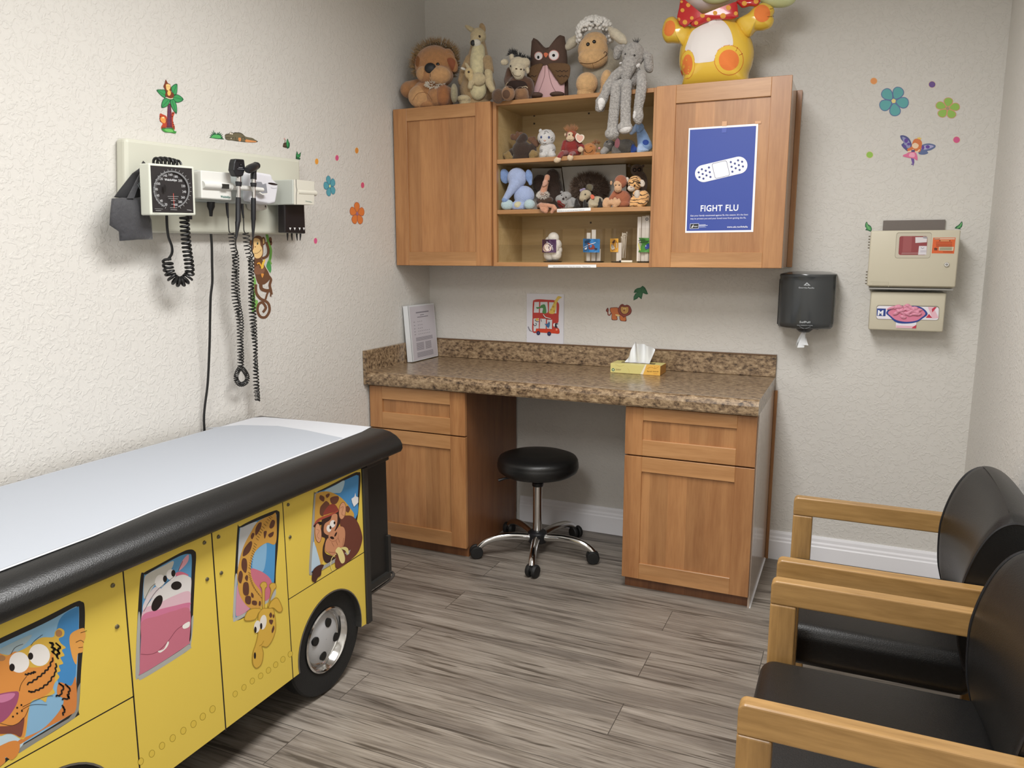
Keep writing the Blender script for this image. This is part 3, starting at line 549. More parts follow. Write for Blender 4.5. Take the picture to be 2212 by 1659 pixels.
def leaf(pts, vein, L): L += [(DG, 's', pts)]; c = sum((Vector(p) for p in pts), Vector((0,0)))/len(pts); L += [(GR, 's', [tuple(c+(Vector(p)-c)*.84) for p in pts]), (DG, 'l', 8, vein)]
L = [('b9472e', 's', [(475,885),(540,905),(620,950),(625,1050),(620,1190),(510,1230),(500,1180),(530,1110),(475,1060),(462,980)]), ('e59a4e', 's', [(490,970),(560,960),(605,1030),(580,1100),(520,1080),(480,1020)]), ('f2d9a0', 'e', (545,975,28,18)), ('b9472e', 's', [(740,860),(800,870),(770,960),(765,1060),(800,1170),(800,1240),(740,1230),(730,1000)])]
for q in ((478,960,10,14),(470,1000,10,12),(480,1050,12,8),(610,1030,14,10),(615,1070,12,8),(760,880,22,8),(745,950,18,8),(765,1080,12,10),(770,1130,14,10),(785,1180,14,10)): L.append(('3a1a14', 'e', q))
L += [('6b2c3c', 'p', [(645,660),(715,660),(728,850),(735,1050),(745,1200),(620,1200),(632,950)]), ('8a4458', 'L', 6, [(636,890),(728,890)]), ('8a4458', 'L', 6, [(632,990),(732,990)]), ('8a4458', 'L', 6, [(628,1080),(738,1080)]), ('564063', 'l', 22, [(680,700),(670,900),(680,1150)])]
leaf([(395,355),(500,345),(580,355),(610,440),(590,530),(540,520),(450,440)], [(400,355),(600,490)], L); leaf([(850,220),(860,330),(840,450),(780,470),(715,330),(760,250)], [(848,225),(760,440)], L)
leaf([(995,570),(930,625),(830,635),(740,550),(770,490),(850,455),(940,500)], [(990,570),(770,520)], L); leaf([(500,745),(510,630),(570,540),(690,550),(690,620),(640,710),(560,752)], [(505,745),(670,570)], L); leaf([(835,890),(760,800),(700,670),(700,560),(770,560),(830,660),(850,780)], [(830,880),(730,580)], L)
L += [('7a3a20', 's', [(595,125),(640,200),(690,230),(710,300),(720,400),(770,440),(770,520),(700,545),(620,515),(580,460),(600,400),(570,330),(545,270),(575,200)]), ('efc982', 's', [(600,240),(650,225),(695,255),(690,330),(650,370),(610,340)]), ('efc46a', 'e', (668,425,38,62)), ('b98a48', 'L', 5, [(605,285),(690,285)]), ('efe6c9', 'l', 16, [(610,525),(690,555),(750,545)]),
      ('3f8f3f', 's', [(500,1225),(620,1215),(740,1215),(790,1275),(830,1285),(805,1330),(700,1310),(570,1298)]), ('6fbf63', 's', [(560,1240),(700,1230),(760,1290),(640,1295)])]
for k in range(9): x = 520+30*k; L.append((DG, 'p', [(x-8, 1230), (x+12*(k-4)/4, 1170), (x+10, 1230)]))
sticker('palm_tree_sticker', 'x', L, P1, 'palm tree sticker with a monkey on top and a tiger behind the trunk', 'sticker')
G2 = (440, 260, 9.217)
def grassy(x0, x1, y0, tips, base): return [(DG, 'p', [(x0, y0)]+tips+[(x1, base)]), ]
tips = [(110,345),(150,315),(112,295),(165,300),(135,262),(185,285),(152,215),(200,270),(185,185),(225,262),(230,225),(250,280),(285,230),(280,270),(328,218),(310,280),(355,245),(335,300),(382,270),(350,320),(388,325),(370,345),(410,380),(250,368)]
sticker('grass_sticker', 'x', [(DG, 'p', tips), ('57b064', 's', [(150,340),(180,300),(240,285),(320,300),(345,345),(300,358),(220,350)])], G2, 'spiky green grass sticker left of the crocodile sticker', 'sticker')
cr = [(425,290),(450,272),(500,262),(520,238),(560,235),(590,250),(625,238),(660,240),(700,240),(740,250),(780,275),(830,320),(900,338),(970,352),(1030,390),(1078,420),(1040,438),(950,442),(830,435),(740,425),(650,415),(560,400),(480,395),(435,370),(425,330)]
L = [('2f2c22', 's', cr), ('6e6750', 's', [(640+(x-640)*.97, 340+(y-340)*.86) for x, y in cr]), ('d9935a', 's', [(835,380),(930,395),(1040,415),(1040,432),(950,436),(835,428)]), ('d9935a', 's', [(690,350),(740,352),(738,410),(700,412)]), ('e9dfce', 'e', (536,258,22,18)), ('e9dfce', 'e', (566,268,14,16)), ('1a1a1a', 'e', (548,262,5,6)), ('2f2c22', 'l', 7, [(435,345),(490,345),(560,350),(600,345)]), ('ece6d8', 'e', (545,360,9,10)), ('2f2c22', 'l', 6, [(630,330),(640,400)]), ('2f2c22', 'l', 7, [(750,400),(760,345),(800,335),(830,400)])]
sticker('crocodile_sticker', 'x', L, G2, 'grey crocodile sticker above the instrument panel', 'sticker')
L = [('4a3b30', 's', [(1590,455),(1640,440),(1660,470),(1700,500),(1700,550),(1640,548),(1578,528),(1580,490)]), ('7a5a48', 'l', 12, [(1605,370),(1622,390),(1615,440)]), ('d6a5a0', 'e', (1608,366,14,16)), ('8d6a52', 'L', 6, [(1590,490),(1640,495)]), (DG, 's', [(1668,365),(1695,430),(1712,460),(1710,520),(1690,550),(1660,560),(1640,460)]), (GR, 's', [(1668,390),(1688,450),(1680,530),(1655,500),(1650,440)])]
sticker('snake_sticker', 'x', L, G2, 'small snake in a green bush sticker above the right of the instrument panel', 'sticker')
sticker('plant_sticker', 'x', [(DG, 'p', [(1858,608),(1885,680),(1938,630),(1925,720),(1900,745),(1928,750),(1915,785),(1832,768),(1838,680)]), (GR, 'p', [(1860,640),(1880,700),(1925,655),(1905,730),(1870,740),(1848,700)])], G2, 'small green plant sticker at the top right corner of the instrument panel', 'sticker')
TS = (1860, 470, 9.617)
sticker('leaf_sticker', 'y', [(DG, 's', [(118,85),(150,140),(200,175),(225,240),(200,290),(140,270),(90,258),(110,225),(85,185),(90,125)]), ('4f9e5a', 's', [(118,105),(140,160),(195,195),(205,250),(150,255),(115,215),(100,160)]), ('a4cf95', 'l', 6, [(118,110),(150,200),(200,270)])], TS, 'small green leaf sticker at the upper left corner of the sharps box', 'sticker')
sticker('leaf_sticker', 'y', [(DG, 's', [(2092,80),(2108,130),(2095,190),(2060,225),(2080,245),(2010,235),(1948,222),(1980,180),(2030,150)]), ('4f9e5a', 's', [(2088,105),(2095,150),(2060,205),(2000,222),(2000,190),(2045,160)]), ('a4cf95', 'l', 6, [(2088,105),(2050,180),(1990,225)])], TS, 'small green leaf sticker at the upper right corner of the sharps box', 'sticker')
MK = (480, 500, 8.293); B, BL, FC = '6e4a33', '8a6048', 'efc98a'
L = [('78b052', 'l', 46, [(795,30),(830,200),(870,330),(860,480),(830,560)]), ('5c9d44', 'l', 22, [(860,500),(850,300)]), ('4f9a56', 's', [(830,530),(870,590),(880,680),(860,740),(815,680),(790,610)]), ('78b052', 's', [(850,500),(890,580),(860,580)]),
     ('7eb85a', 's', [(560,800),(600,860),(610,1000),(590,1200),(640,1250),(600,1400),(540,1460),(530,1300),(560,1000)]),
     (B, 'l', 50, [(600,960),(610,1100),(680,1200),(760,1240)]), (B, 'l', 46, [(760,1235),(830,1300),(845,1420),(780,1530),(690,1530),(635,1440),(640,1330),(690,1275),(740,1290),(780,1370),(735,1440)]),
     (B, 's', [(580,470),(700,480),(760,620),(830,740),(850,850),(780,930),(720,950),(640,930),(590,780),(570,620)]), (B, 'l', 60, [(690,900),(700,1020),(780,1060),(830,1060)]), (B, 'l', 46, [(820,790),(870,860),(850,960),(870,1060),(880,1120)]), (B, 'l', 34, [(830,1060),(800,1130),(775,1210)]), (B, 'l', 26, [(865,1080),(868,1160)]), (B, 'l', 20, [(885,1080),(892,1110)]),
     (B, 'l', 44, [(720,480),(800,440),(825,330),(790,200)]), (B, 'e', (860,150,26,50)), (B, 'e', (872,210,20,40)), (B, 'e', (515,205,28,50)), (B, 'e', (735,170,36,75)), (FC, 'e', (735,175,18,45)),
     (B, 's', [(560,120),(620,75),(700,100),(730,220),(725,420),(680,490),(600,480),(540,400),(540,250)]), (FC, 's', [(560,140),(610,120),(670,150),(680,240),(710,300),(715,400),(670,470),(600,480),(555,420),(530,370),(560,290)]), ('223322', 'e', (628,215,14,24)), ('ffffff', 'e', (622,205,4,6)), ('9a6a3e', 'e', (587,275,14,10)), ('5a3a26', 'l', 7, [(570,390),(620,390),(670,355),(690,325)]),
     (BL, 's', [(560,690),(680,650),(750,640),(750,720),(700,760),(600,770)]), ('f2c94e', 's', [(690,650),(710,560),(750,495),(765,520),(740,600),(735,640),(710,670)]), ('eda83e', 'l', 24, [(690,620),(660,565),(625,580)]), ('e29a4a', 's', [(690,760),(740,760),(712,830)]), (BL, 's', [(570,660),(640,600),(660,640),(620,690)])]
sticker('monkey_sticker', 'x', L, MK, 'brown monkey sticker hanging from a green vine under the instrument panel', 'sticker')
# ================================================================== bus shaped examination table
XP = .64
bus = thing('exam_table', (.34, -2.4, 0), 'yellow bus shaped examination table with animals in its windows', 'exam table')
yel = mat('bus_yellow', 'e0c553', .42, coat=.1); bodyd = mat('table_charcoal', '2a2927', .45)
WC1, WC2, WZ, RA, RT = -1.777, -2.74, .183, .166, .180
pts = [(-1.5845, .775), (-1.5845, .152)]
def arch(yc): return [(yc+RA*math.cos(t), WZ+RA*math.sin(t)) for t in [math.radians(-10+200*k/28) for k in range(29)]]
pts += arch(WC1)+arch(WC2)+[(-3.4, .152), (-3.4, .775)]
obj('side_panel', MB().prism([(XP, y, z) for y, z in pts], (-.018, 0, 0)), yel, bus)
for yc, nm in ((WC1, 'a'), (WC2, 'b')):
    mb = MB(); a = arch(yc)
    for p, q in zip(a, a[1:]):
        f = lambda pt, s, x: (x, yc+(pt[0]-yc)*s, WZ+(pt[1]-WZ)*s)
        mb.poly([f(p, 1.0, XP+.001), f(q, 1.0, XP+.001), f(q, .975, XP+.0015), f(p, .975, XP+.0015)]); mb.poly([f(p, .975, XP+.0015), f(q, .975, XP+.0015), f(q, .965, XP-.02), f(p, .965, XP-.02)])
    obj('wheel_arch', mb, steel, bus, True)
    MR = Matrix.Rotation(PI/2, 3, 'Y')                    # local z -> world x
    w = obj('wheel', MB().lathe([(.10, -.055), (RT-.006, -.055), (RT, -.048), (RT, -.006), (RT-.005, 0), (.118, 0), (.105, -.004), (.100, -.03)], (.621, yc, WZ), MR, 64), mat('tyre_black', '161616', .7, bump=.2, bscale=300), bus, True, 35)
    obj('rim', MB().lathe([(.104, -.006), (.106, .003), (.101, .006), (.095, .001), (.091, -.020), (.087, -.024), (.080, -.022), (.077, -.020)], (.621, yc, WZ), MR, 64, False), chrome, w, True, 60)
    obj('hub', MB().lathe([(.080, -.022), (.066, -.010), (.04, -.004), (.001, -.003)], (.621, yc, WZ), MR, 48, False), mat('hub_grey', 'bdbec0', .35, .15), w, True)
    mb = MB()
    for k in range(4):
        t = math.radians(72+90*k); mb.lathe([(.0145, -.0215), (.0145, -.0025), (.001, -.0025)], (.621, yc+.053*math.cos(t), WZ+.053*math.sin(t)), MR, 20)
    obj('hub_hole', mb, mat('hole_black', '0a0a0a', .6), w)
obj('base_body', MB().box(.07, .56, -3.38, -1.60, .35, .712).box(.10, .50, -3.38, -1.72, .06, .35), bodyd, bus)
obj('corner_post', MB().box(.60, .648, -1.584, -1.555, .150, .712, .003, 1), bodyd, bus)
mb = MB(); mb.box(.06, .60, -1.556, -1.372, .235, .712, .004, 2); obj('end_body', mb, mat('table_dark', '211f1d', .5), bus)
mb = MB(); mb.box(.56, .615, -1.556, -1.385, .24, .262).box(.595, .612, -1.392, -1.375, .2621, .40); obj('pocket_frame', mb, bodyd, bus); obj('top_rail', MB().box(.05, .625, -1.55, -1.39, .690, .712, .003, 1), bodyd, bus)
obj('foot_bar', MB().tube(smooth_pts([Vector((.60, -1.50, .22)), Vector((.61, -1.39, .228)), Vector((.605, -1.352, .236)), Vector((.585, -1.348, .242)), Vector((.572, -1.38, .245)), Vector((.57, -1.5, .243))], False, 6), .0055, 8), mat('bar_grey', '5c5a58', .35, .7), bus, True)
cp = [(.03, .714), (.03, .79), (.036, .8), (.05, .8015), (.60, .8015), (.63, .795), (.655, .783), (.672, .768), (.680, .753), (.681, .738), (.675, .727), (.655, .720), (.62, .715)]
o = obj('cushion', MB().prism([(x, -3.4, z) for x, z in cp], (0, 2.018, 0)), mat('table_vinyl', '1b1b1b', .29, bump=.12, bscale=400), bus, True, 50); m_ = o.modifiers.new('bevel', 'BEVEL'); m_.width = .008; m_.segments = 3; m_.limit_method = 'ANGLE'; m_.angle_limit = math.radians(60)
def bart(name, L, T, parent=bus, eps=.00005): return art(name, 'x', XP, L, T, parent, eps)
K = '1c1412'; SK, SK2, SKW = '4b90c8', '86b3d4', 'c8cfd2'
Z3 = (0, 1280, 4.3775); Z4 = (240, 1140, 4.1475); ZM = (650, 1010, 6.38); ZG = (480, 1090, 4.481)
# seams, rivets and rings
L = [(K, 'L', 3.2, [(265, 1225), (303, 1675)]), (K, 'L', 2.8, [(456, 1138), (488, 1578)]), (K, 'L', 1.8, [(609.5, 1070), (633, 1465)]), (K, 'L', 2.6, [(-10, 1670), (289, 1504)]), (K, 'L', 1.6, [(623, 1295), (791, 1190)])]
bart('panel_seam', L, (0, 0, 1))
RY = 'a98f28'
for i, (x, y) in enumerate([(508,1499),(527,1485),(545,1471),(563,1460),(580,1448),(595.5,1436),(611,1424.5),(627,1413), (304,1645),(328,1628),(350,1611),(373,1594.5),(396,1578.5),(418,1564),(438,1548),(459,1532)]):
    a = 5.4 if i < 8 else 6.4; bart('rivet_ring', [(RY, 'e', (x, y, a, a*1.35, 18)), ('dbbf4c', 'e', (x, y, a*.8, a*1.15, 18))], (0, 0, 1))
for x, y in ((441,1172),(447,1251),(471.5,1159.5),(477.5,1237.5),(243,1264.5),(252.5,1353.5),(622,1090),(626,1160)):
    p = at(x, y, 'x', XP); obj('screw', MB().lathe([(.0055, 0), (.0045, .003), (.001, .004)], p, Matrix.Rotation(PI/2, 3, 'Y'), 16, False), mat('screw_bronze', '7a7460', .35, .7), bus, True)
# window with the tiger (Z3 zoom frame)
L = [('23211f', 's', [(-420,640),(-100,480),(400,245),(700,95),(770,85),(800,130),(800,350),(770,700),(745,1100),(700,1190),(200,1500),(-420,1830)]), ('8b8b85', 'p', [(735,900),(760,850),(745,1110),(705,1188),(180,1520),(170,1470),(650,1190),(700,1130)]),
     (SK2, 's', [(-420,690),(-100,530),(400,300),(680,150),(730,135),(748,170),(740,500),(725,800),(710,1090),(670,1150),(200,1440),(-420,1780)]), ('4389c4', 's', [(560,260),(720,140),(745,200),(725,640),(690,900),(560,880),(520,560)]), ('bcd3e0', 's', [(-400,900),(0,880),(240,1380),(-100,1560)]), ('9fb4bd', 's', [(-350,700),(0,530),(300,400),(100,600),(-300,760)]),
     ('cf8040', 's', [(560,850),(670,880),(715,800),(720,1090),(640,1170),(400,1300),(180,1440),(180,1395),(400,1290),(560,1120),(600,1010),(540,960)]), ('e0a050', 's', [(655,450),(680,380),(780,335),(800,360),(808,420),(790,470),(780,560),(735,580),(720,680),(680,600)]),
     ('d7b14a', 's', [(-60,600),(0,580),(70,590),(105,580),(240,525),(380,430),(500,420),(520,370),(560,336),(605,360),(600,410),(555,435),(575,480),(620,520),(585,545),(608,595),(570,615),(596,670),(555,690),(570,740),(540,760),(560,800),(520,850),(500,900),(515,950),(450,985),(430,1035),(380,1010),(300,1030),(270,1120),(240,1350),(200,1385),(100,1330),(-60,1300)]),
     ('d98f45', 's', [(-60,620),(60,600),(160,560),(260,700),(440,680),(490,560),(520,700),(500,900),(400,990),(300,1020),(265,1120),(235,1340),(200,1370),(90,1330),(-60,1290)]), ('a97a4e', 'e', (555,385,32,34)), ('a97a4e', 'e', (10,620,40,28)),
     ('ece9e6', 'e', (370,590,100,105,-20)), ('ece9e6', 'e', (180,660,95,98)), (K, 'e', (287,601,25,34)), (K, 'e', (112,707,26,36)), ('9d4f72', 's', [(-80,980),(0,955),(120,935),(175,945),(160,1040),(110,1130),(60,1190),(0,1230),(-80,1240)]), ('c77ba0', 's', [(-40,985),(60,955),(140,955),(100,1010),(0,1040)]),
     ('7a4238', 's', [(-60,1270),(60,1262),(160,1240),(225,1180),(215,1300),(190,1365),(120,1335),(-60,1330)]), ('d4873f', 's', [(-60,1500),(60,1420),(150,1400),(185,1440),(170,1520),(110,1580),(50,1555),(40,1610),(-60,1660)])]
for pts in ([(470,475),(500,480),(490,520),(520,530),(495,560),(515,580)], [(530,480),(570,515),(540,545),(560,570),(530,590),(550,630)], [(500,620),(460,710),(400,770),(320,830),(230,880)], [(530,675),(520,760),(460,850),(380,910),(300,940),(255,930)], [(240,775),(300,760),(340,745)], [(560,860),(600,890),(570,970),(510,980)], [(620,870),(660,910),(640,970),(650,1000),(560,1010)], [(590,1070),(610,1110),(585,1170)]): L.append((K, 'l', 15, [(x+(5 if i % 2 else -5), y+(4 if i % 2 else -4)) for i, (x, y) in enumerate((pa[0]+(pb[0]-pa[0])*t, pa[1]+(pb[1]-pa[1])*t) for pa, pb in zip(pts, pts[1:]) for t in (0, .25, .5, .75))]))
for pts in ([(100,585),(140,520),(215,485)], [(290,500),(330,450),(400,398)], [(200,1110),(300,1060),(440,1060)], [(210,1080),(400,990),(500,975)], [(180,930),(200,860),(250,790)], [(715,470),(760,450),(790,470)], [(740,520),(780,515)], [(0,1235),(120,1255),(220,1190),(270,1090)], [(760,380),(818,360)]): L.append((K, 'l', 4, pts))
for q in ((160,1088),(200,1062),(120,1172),(160,1142),(205,1118)): L.append((K, 'e', (*q, 9, 9)))
bart('tiger_window_picture', L, Z3)
# hippo window
L = [('23201e', 's', [(262,450),(300,400),(400,345),(620,225),(700,195),(745,205),(762,250),(752,420),(738,700),(720,1000),(690,1095),(560,1180),(300,1345),(250,1352),(220,1310),(232,900)]), ('a9aaa5', 's', [(240,800),(262,820),(256,1260),(285,1300),(540,1150),(680,1050),(715,980),(720,820),(738,800),(716,1040),(680,1105),(300,1345),(245,1350),(218,1310)]),
     ('5d9ac8', 's', [(292,460),(330,410),(600,260),(700,235),(722,270),(718,450),(700,1000),(670,1060),(285,1305),(255,1270),(270,900)]), ('c9c8c0', 's', [(295,470),(330,412),(470,340),(560,300),(520,400),(400,500),(300,640)]), ('dfa3b2', 's', [(605,385),(635,300),(690,240),(692,290),(660,340)]), ('cf6f86', 's', [(560,430),(600,395),(650,400),(690,430)]),
     ('d9cfd2', 's', [(285,700),(320,620),(380,540),(420,530),(440,560),(340,660),(290,750)]), ('dcd9d8', 's', [(285,760),(340,670),(450,540),(560,450),(640,420),(700,440),(718,470),(712,620),(700,1000),(668,1060),(285,1303),(256,1268),(266,1000)]), ('d9b4c0', 's', [(283,745),(420,680),(560,610),(700,570),(708,700),(700,1000),(668,1060),(285,1303),(256,1268),(266,1000)]), ('cc7696', 's', [(278,790),(420,735),(560,700),(704,670),(705,720),(700,1000),(668,1060),(285,1303),(256,1268),(266,1000)]), ('c27083', 's', [(276,840),(420,790),(560,745),(702,730),(700,1000),(668,1060),(285,1303),(256,1268),(266,1000)]),
     ('e6e4e2', 'e', (435,478,45,60,15)), ('e6e4e2', 'e', (535,420,42,48)), (K, 'e', (481,458,18,30)), (K, 'e', (556,408,19,31)), (K, 'e', (410,675,40,78,28)), (K, 'e', (583,518,48,38,-15)), ('7d3a4c', 'l', 4, [(265,1132),(340,1135),(420,1105),(510,1015),(580,920),(640,875)]), ('ece9e4', 's', [(418,1105),(470,1085),(505,1020),(515,1035),(490,1080),(440,1118)]), ('ece9e4', 's', [(640,875),(698,840),(698,885),(650,905)]), (K, 'l', 3, [(290,750),(400,570),(560,440)]), (K, 'l', 3, [(300,640),(350,540),(395,500)]), (K, 'l', 3, [(600,385),(640,300)])]
bart('hippo_window_picture', L, Z4)
# giraffe window
L = [('23201e', 's', [(145,260),(175,210),(330,130),(500,60),(540,62),(556,105),(540,400),(520,640),(515,850),(500,900),(460,935),(300,1030),(210,1095),(140,1122),(105,1090),(104,1040)]), ('b3b5b2', 's', [(125,700),(148,720),(128,1040),(150,1080),(300,1000),(450,910),(500,820),(516,800),(500,905),(300,1030),(140,1122),(104,1090)]),
     ('4f94c8', 's', [(165,260),(200,215),(480,100),(520,95),(526,130),(515,400),(500,760),(470,880),(300,990),(155,1080),(128,1045),(150,600)]), ('c8ccd0', 's', [(170,260),(200,218),(340,170),(250,330),(180,480),(150,600)]), ('86b4d6', 's', [(290,560),(300,480),(380,400),(430,390),(400,640),(300,620)]), ('c87184', 's', [(270,630),(350,635),(440,690),(480,760),(470,880),(400,930),(300,800)]), ('cf92a6', 's', [(145,780),(170,880),(260,990),(240,1030),(155,1078),(130,1045)]),
     ('cf9c48', 's', [(345,165),(480,100),(522,100),(518,370),(430,370),(340,430),(290,520),(275,640),(300,740),(380,860),(370,1000),(270,1005),(180,900),(148,760),(150,620),(200,420),(270,280)])]
for pts in ([(350,180),(380,175),(370,230),(325,300),(320,240)], [(290,275),(312,285),(290,335),(275,310)], [(480,150),(508,160),(500,210),(470,232),(455,210)], [(400,265),(430,260),(410,330)], [(445,290),(495,262),(490,300),(460,318)], [(270,355),(288,380),(260,460),(200,500),(210,430)], [(200,520),(232,530),(240,600),(225,660),(190,620),(185,560)], [(180,640),(198,680),(180,760),(152,730),(160,660)], [(235,680),(248,700),(240,740),(218,710)], [(205,760),(250,760),(255,860),(225,880),(200,850)], [(280,850),(300,870),(300,900),(280,890)], [(225,890),(272,890),(270,960),(225,950)], [(290,930),(330,935),(330,970),(290,965)], [(355,935),(370,940),(368,975),(352,972)]): L.append(('5f3a2c', 's', pts))
for k in range(34):
    t = k/33; q = smooth_pts([(470,115),(380,240),(320,380),(285,520),(262,660),(300,790),(380,900)], False, 6); i = int(t*(len(q)-1)); L.append((K, 'L', 3, [(q[i].x-12, q[i].y-8), (q[i].x+12, q[i].y+12)]))
L += [('a8862c', 's', [(362,780),(385,748),(420,750),(432,790),(412,830),(408,990),(385,1000),(380,830)]), ('d2a94a', 's', [(368,785),(388,754),(418,758),(426,790),(406,825),(402,990),(390,990),(386,825)]), ('a8862c', 's', [(452,780),(480,755),(515,765),(522,800),(500,830),(470,900),(450,990),(435,980),(455,900),(465,830)]), ('d2a94a', 's', [(458,785),(482,762),(510,770),(515,798),(494,826),(462,900),(446,975),(440,970),(462,890),(472,826)]),
      ('a8862c', 's', [(340,1110),(350,1050),(385,1005),(450,1000),(495,1010),(515,1120),(515,1220),(480,1320),(430,1380),(385,1375),(398,1440),(380,1540),(330,1585),(290,1540),(290,1440),(320,1340),(340,1250)]), ('d6ad46', 's', [(346,1110),(356,1052),(388,1012),(450,1007),(490,1017),(508,1120),(508,1220),(474,1316),(430,1372),(378,1368),(390,1440),(374,1535),(330,1578),(297,1538),(297,1440),(327,1340),(346,1250)]),
      ('a8862c', 's', [(375,1010),(300,1002),(240,1030),(208,1110),(250,1128),(320,1110),(350,1050)]), ('d6ad46', 's', [(368,1014),(300,1009),(245,1036),(216,1106),(250,1120),(316,1103),(344,1048)]), ('a8862c', 's', [(440,1000),(470,930),(530,900),(575,980),(578,1030),(540,1042),(490,1002)]), ('d6ad46', 's', [(450,998),(476,936),(528,908),(568,984),(570,1026),(540,1034),(494,995)]),
      ('e9e4da', 'e', (392,1138,33,72,8)), ('e9e4da', 'e', (333,1180,30,60,8)), (K, 'e', (373,1175,11,30)), (K, 'e', (317,1210,12,30)), (K, 'e', (312,1460,11,32)), ('5f3a2c', 's', [(465,1042),(480,1070),(465,1095),(450,1070)]), ('5f3a2c', 's', [(452,1115),(488,1118),(475,1158),(455,1145)]), ('5f3a2c', 's', [(492,1170),(500,1200),(480,1242),(474,1215)]), ('5f3a2c', 'e', (492,1078,8,18)), ('a8862c', 'l', 4, [(355,1365),(378,1350),(398,1318)])]
bart('giraffe_window_picture', L, ZG)
# ape window
L = [('2b2320', 's', [(175,400),(200,345),(330,280),(700,90),(790,65),(822,100),(808,400),(775,720),(700,900),(300,1200),(280,1400),(140,1485),(112,1440),(125,1200)]), ('a2a29c', 's', [(180,420),(200,360),(230,330),(215,420),(190,700),(160,1200),(145,1420),(165,1465),(140,1485),(112,1440),(125,1150)]),
     ('4a90c8', 's', [(200,430),(230,345),(340,300),(720,120),(780,108),(796,140),(782,400),(755,700),(400,1000),(280,1330),(160,1430),(142,1400),(170,1000)]), ('aecbdb', 's', [(320,330),(480,240),(600,180),(560,330),(480,350)]), ('cfa047', 's', [(200,430),(235,350),(330,328),(430,345),(560,420),(680,560),(730,680),(600,900),(400,1100),(340,1200),(270,1340),(210,1100),(180,1000)]), ('b9cfe0', 's', [(168,1035),(205,1100),(265,1310),(250,1350),(160,1420),(142,1400)])]
for pts in ([(268,380),(322,410),(310,470),(255,430)], [(340,380),(388,355),(392,385),(360,418)], [(400,430),(440,400),(510,395),(520,440),(480,500),(420,495)], [(350,460),(395,520),(330,620),(300,670),(260,640),(265,550),(300,500)], [(620,540),(650,530),(676,570),(650,620),(615,590)]): L.append(('6a4030', 's', pts))
L += [('6b3a2e', 's', [(520,690),(640,660),(720,680),(790,770),(840,920),(840,1020),(790,1160),(700,1260),(590,1340),(490,1390),(470,1300),(480,1100),(560,900)]), ('3a241e', 's', [(280,790),(300,700),(430,640),(500,560),(540,680),(520,800),(380,1000),(330,1080),(340,1180),(470,1240),(430,1300),(340,1310),(300,1230),(300,1100),(330,980),(280,940)]),
      ('8f3f34', 's', [(305,650),(340,570),(400,510),(460,505),(500,550),(508,590),(400,630)]), ('a64a3a', 's', [(175,790),(220,720),(290,680),(400,640),(508,590),(505,610),(420,660),(260,730),(180,805)]), ('1c1412', 's', [(175,800),(250,745),(300,770),(200,820)]),
      ('7d4a36', 'e', (568,595,50,122,6)), ('d49a74', 'e', (568,595,44,115,6)), ('7d4a36', 'e', (235,900,48,135,-4)), ('d49a74', 'e', (235,900,42,128,-4)), ('8a5438', 'l', 4, [(540,560),(580,540),(560,640),(590,660)]), ('8a5438', 'l', 4, [(210,850),(250,870),(220,940),(250,980)]),
      ('c98c68', 's', [(310,840),(330,770),(400,720),(430,650),(490,640),(500,700),(490,790),(450,880),(380,930),(320,900)]), ('c98c68', 's', [(330,1060),(360,980),(430,940),(480,860),(520,815),(580,820),(605,880),(600,1000),(570,1100),(480,1180),(440,1215),(380,1180),(335,1140)]), ('b27656', 'e', (445,945,70,78,25)), ('c98c68', 'e', (445,940,62,70,25)), ('2a1612', 'e', (425,968,30,18,20)), ('2a1612', 'e', (475,920,12,34,25)),
      ('ece8e2', 'e', (382,838,33,50)), ('ece8e2', 'e', (432,775,38,52,10)), (K, 'e', (402,826,13,24)), (K, 'e', (458,762,12,22)), ('8a5438', 'l', 4, [(380,1160),(470,1165),(560,1100),(585,970)]), ('8a5438', 'l', 4, [(420,1030),(450,1085)]), ('8a5438', 'l', 4, [(480,1010),(500,1065)]), ('8a5438', 'l', 4, [(510,970),(528,1030)]),
      ('a3a5a2', 'p', [(290,1360),(680,1130),(660,1190),(280,1415)]), ('6b3a2e', 's', [(480,1250),(600,1180),(640,1280),(590,1340),(490,1390),(465,1310)]), ('e6d692', 's', [(470,1150),(510,1095),(560,1130),(600,1230),(595,1300),(560,1320),(530,1280),(500,1190)]), ('ded08a', 's', [(540,1110),(600,1092),(645,1120),(650,1195),(625,1180),(600,1140)]), ('e6d692', 'l', 9, [(480,1190),(420,1250),(405,1350),(430,1420)]),
      ('4a2a22', 's', [(150,1470),(170,1400),(240,1345),(310,1340),(280,1410),(270,1480),(225,1520),(195,1580),(150,1560),(145,1510)]), ('e9e9ea', 'p', [(690,430),(730,400),(745,345),(752,395),(785,410),(785,480),(745,520),(725,540),(700,480)])]
bart('ape_window_picture', L, ZM)
# paper on the table
r = thing('exam_paper', (.3, -2.3, .802), 'white paper sheet covering the bus shaped examination table', 'paper')
pp = [(.045, -3.38), (.045, -1.43), (.075, -1.405), (.33, -1.385), (.545, -1.382), (.56, -1.46), (.565, -1.62), (.575, -1.9), (.585, -2.1), (.585, -2.35), (.605, -2.55), (.615, -3.38)]
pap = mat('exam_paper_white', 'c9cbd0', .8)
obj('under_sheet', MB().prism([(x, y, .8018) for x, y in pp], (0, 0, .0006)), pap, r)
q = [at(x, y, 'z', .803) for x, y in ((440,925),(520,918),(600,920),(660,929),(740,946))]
obj('top_sheet', MB().prism([(.05, -3.37, .8027), (.05, -1.63, .8027)] + [(v.x, v.y, .8027) for v in q] + [(.553, -1.62, .8027), (.563, -1.9, .8027), (.575, -2.1, .8027), (.577, -2.35, .8027), (.597, -2.55, .8027), (.607, -3.37, .8027)], (0, 0, .0005)), mat('exam_paper_cool', 'abb0b8', .8), r)
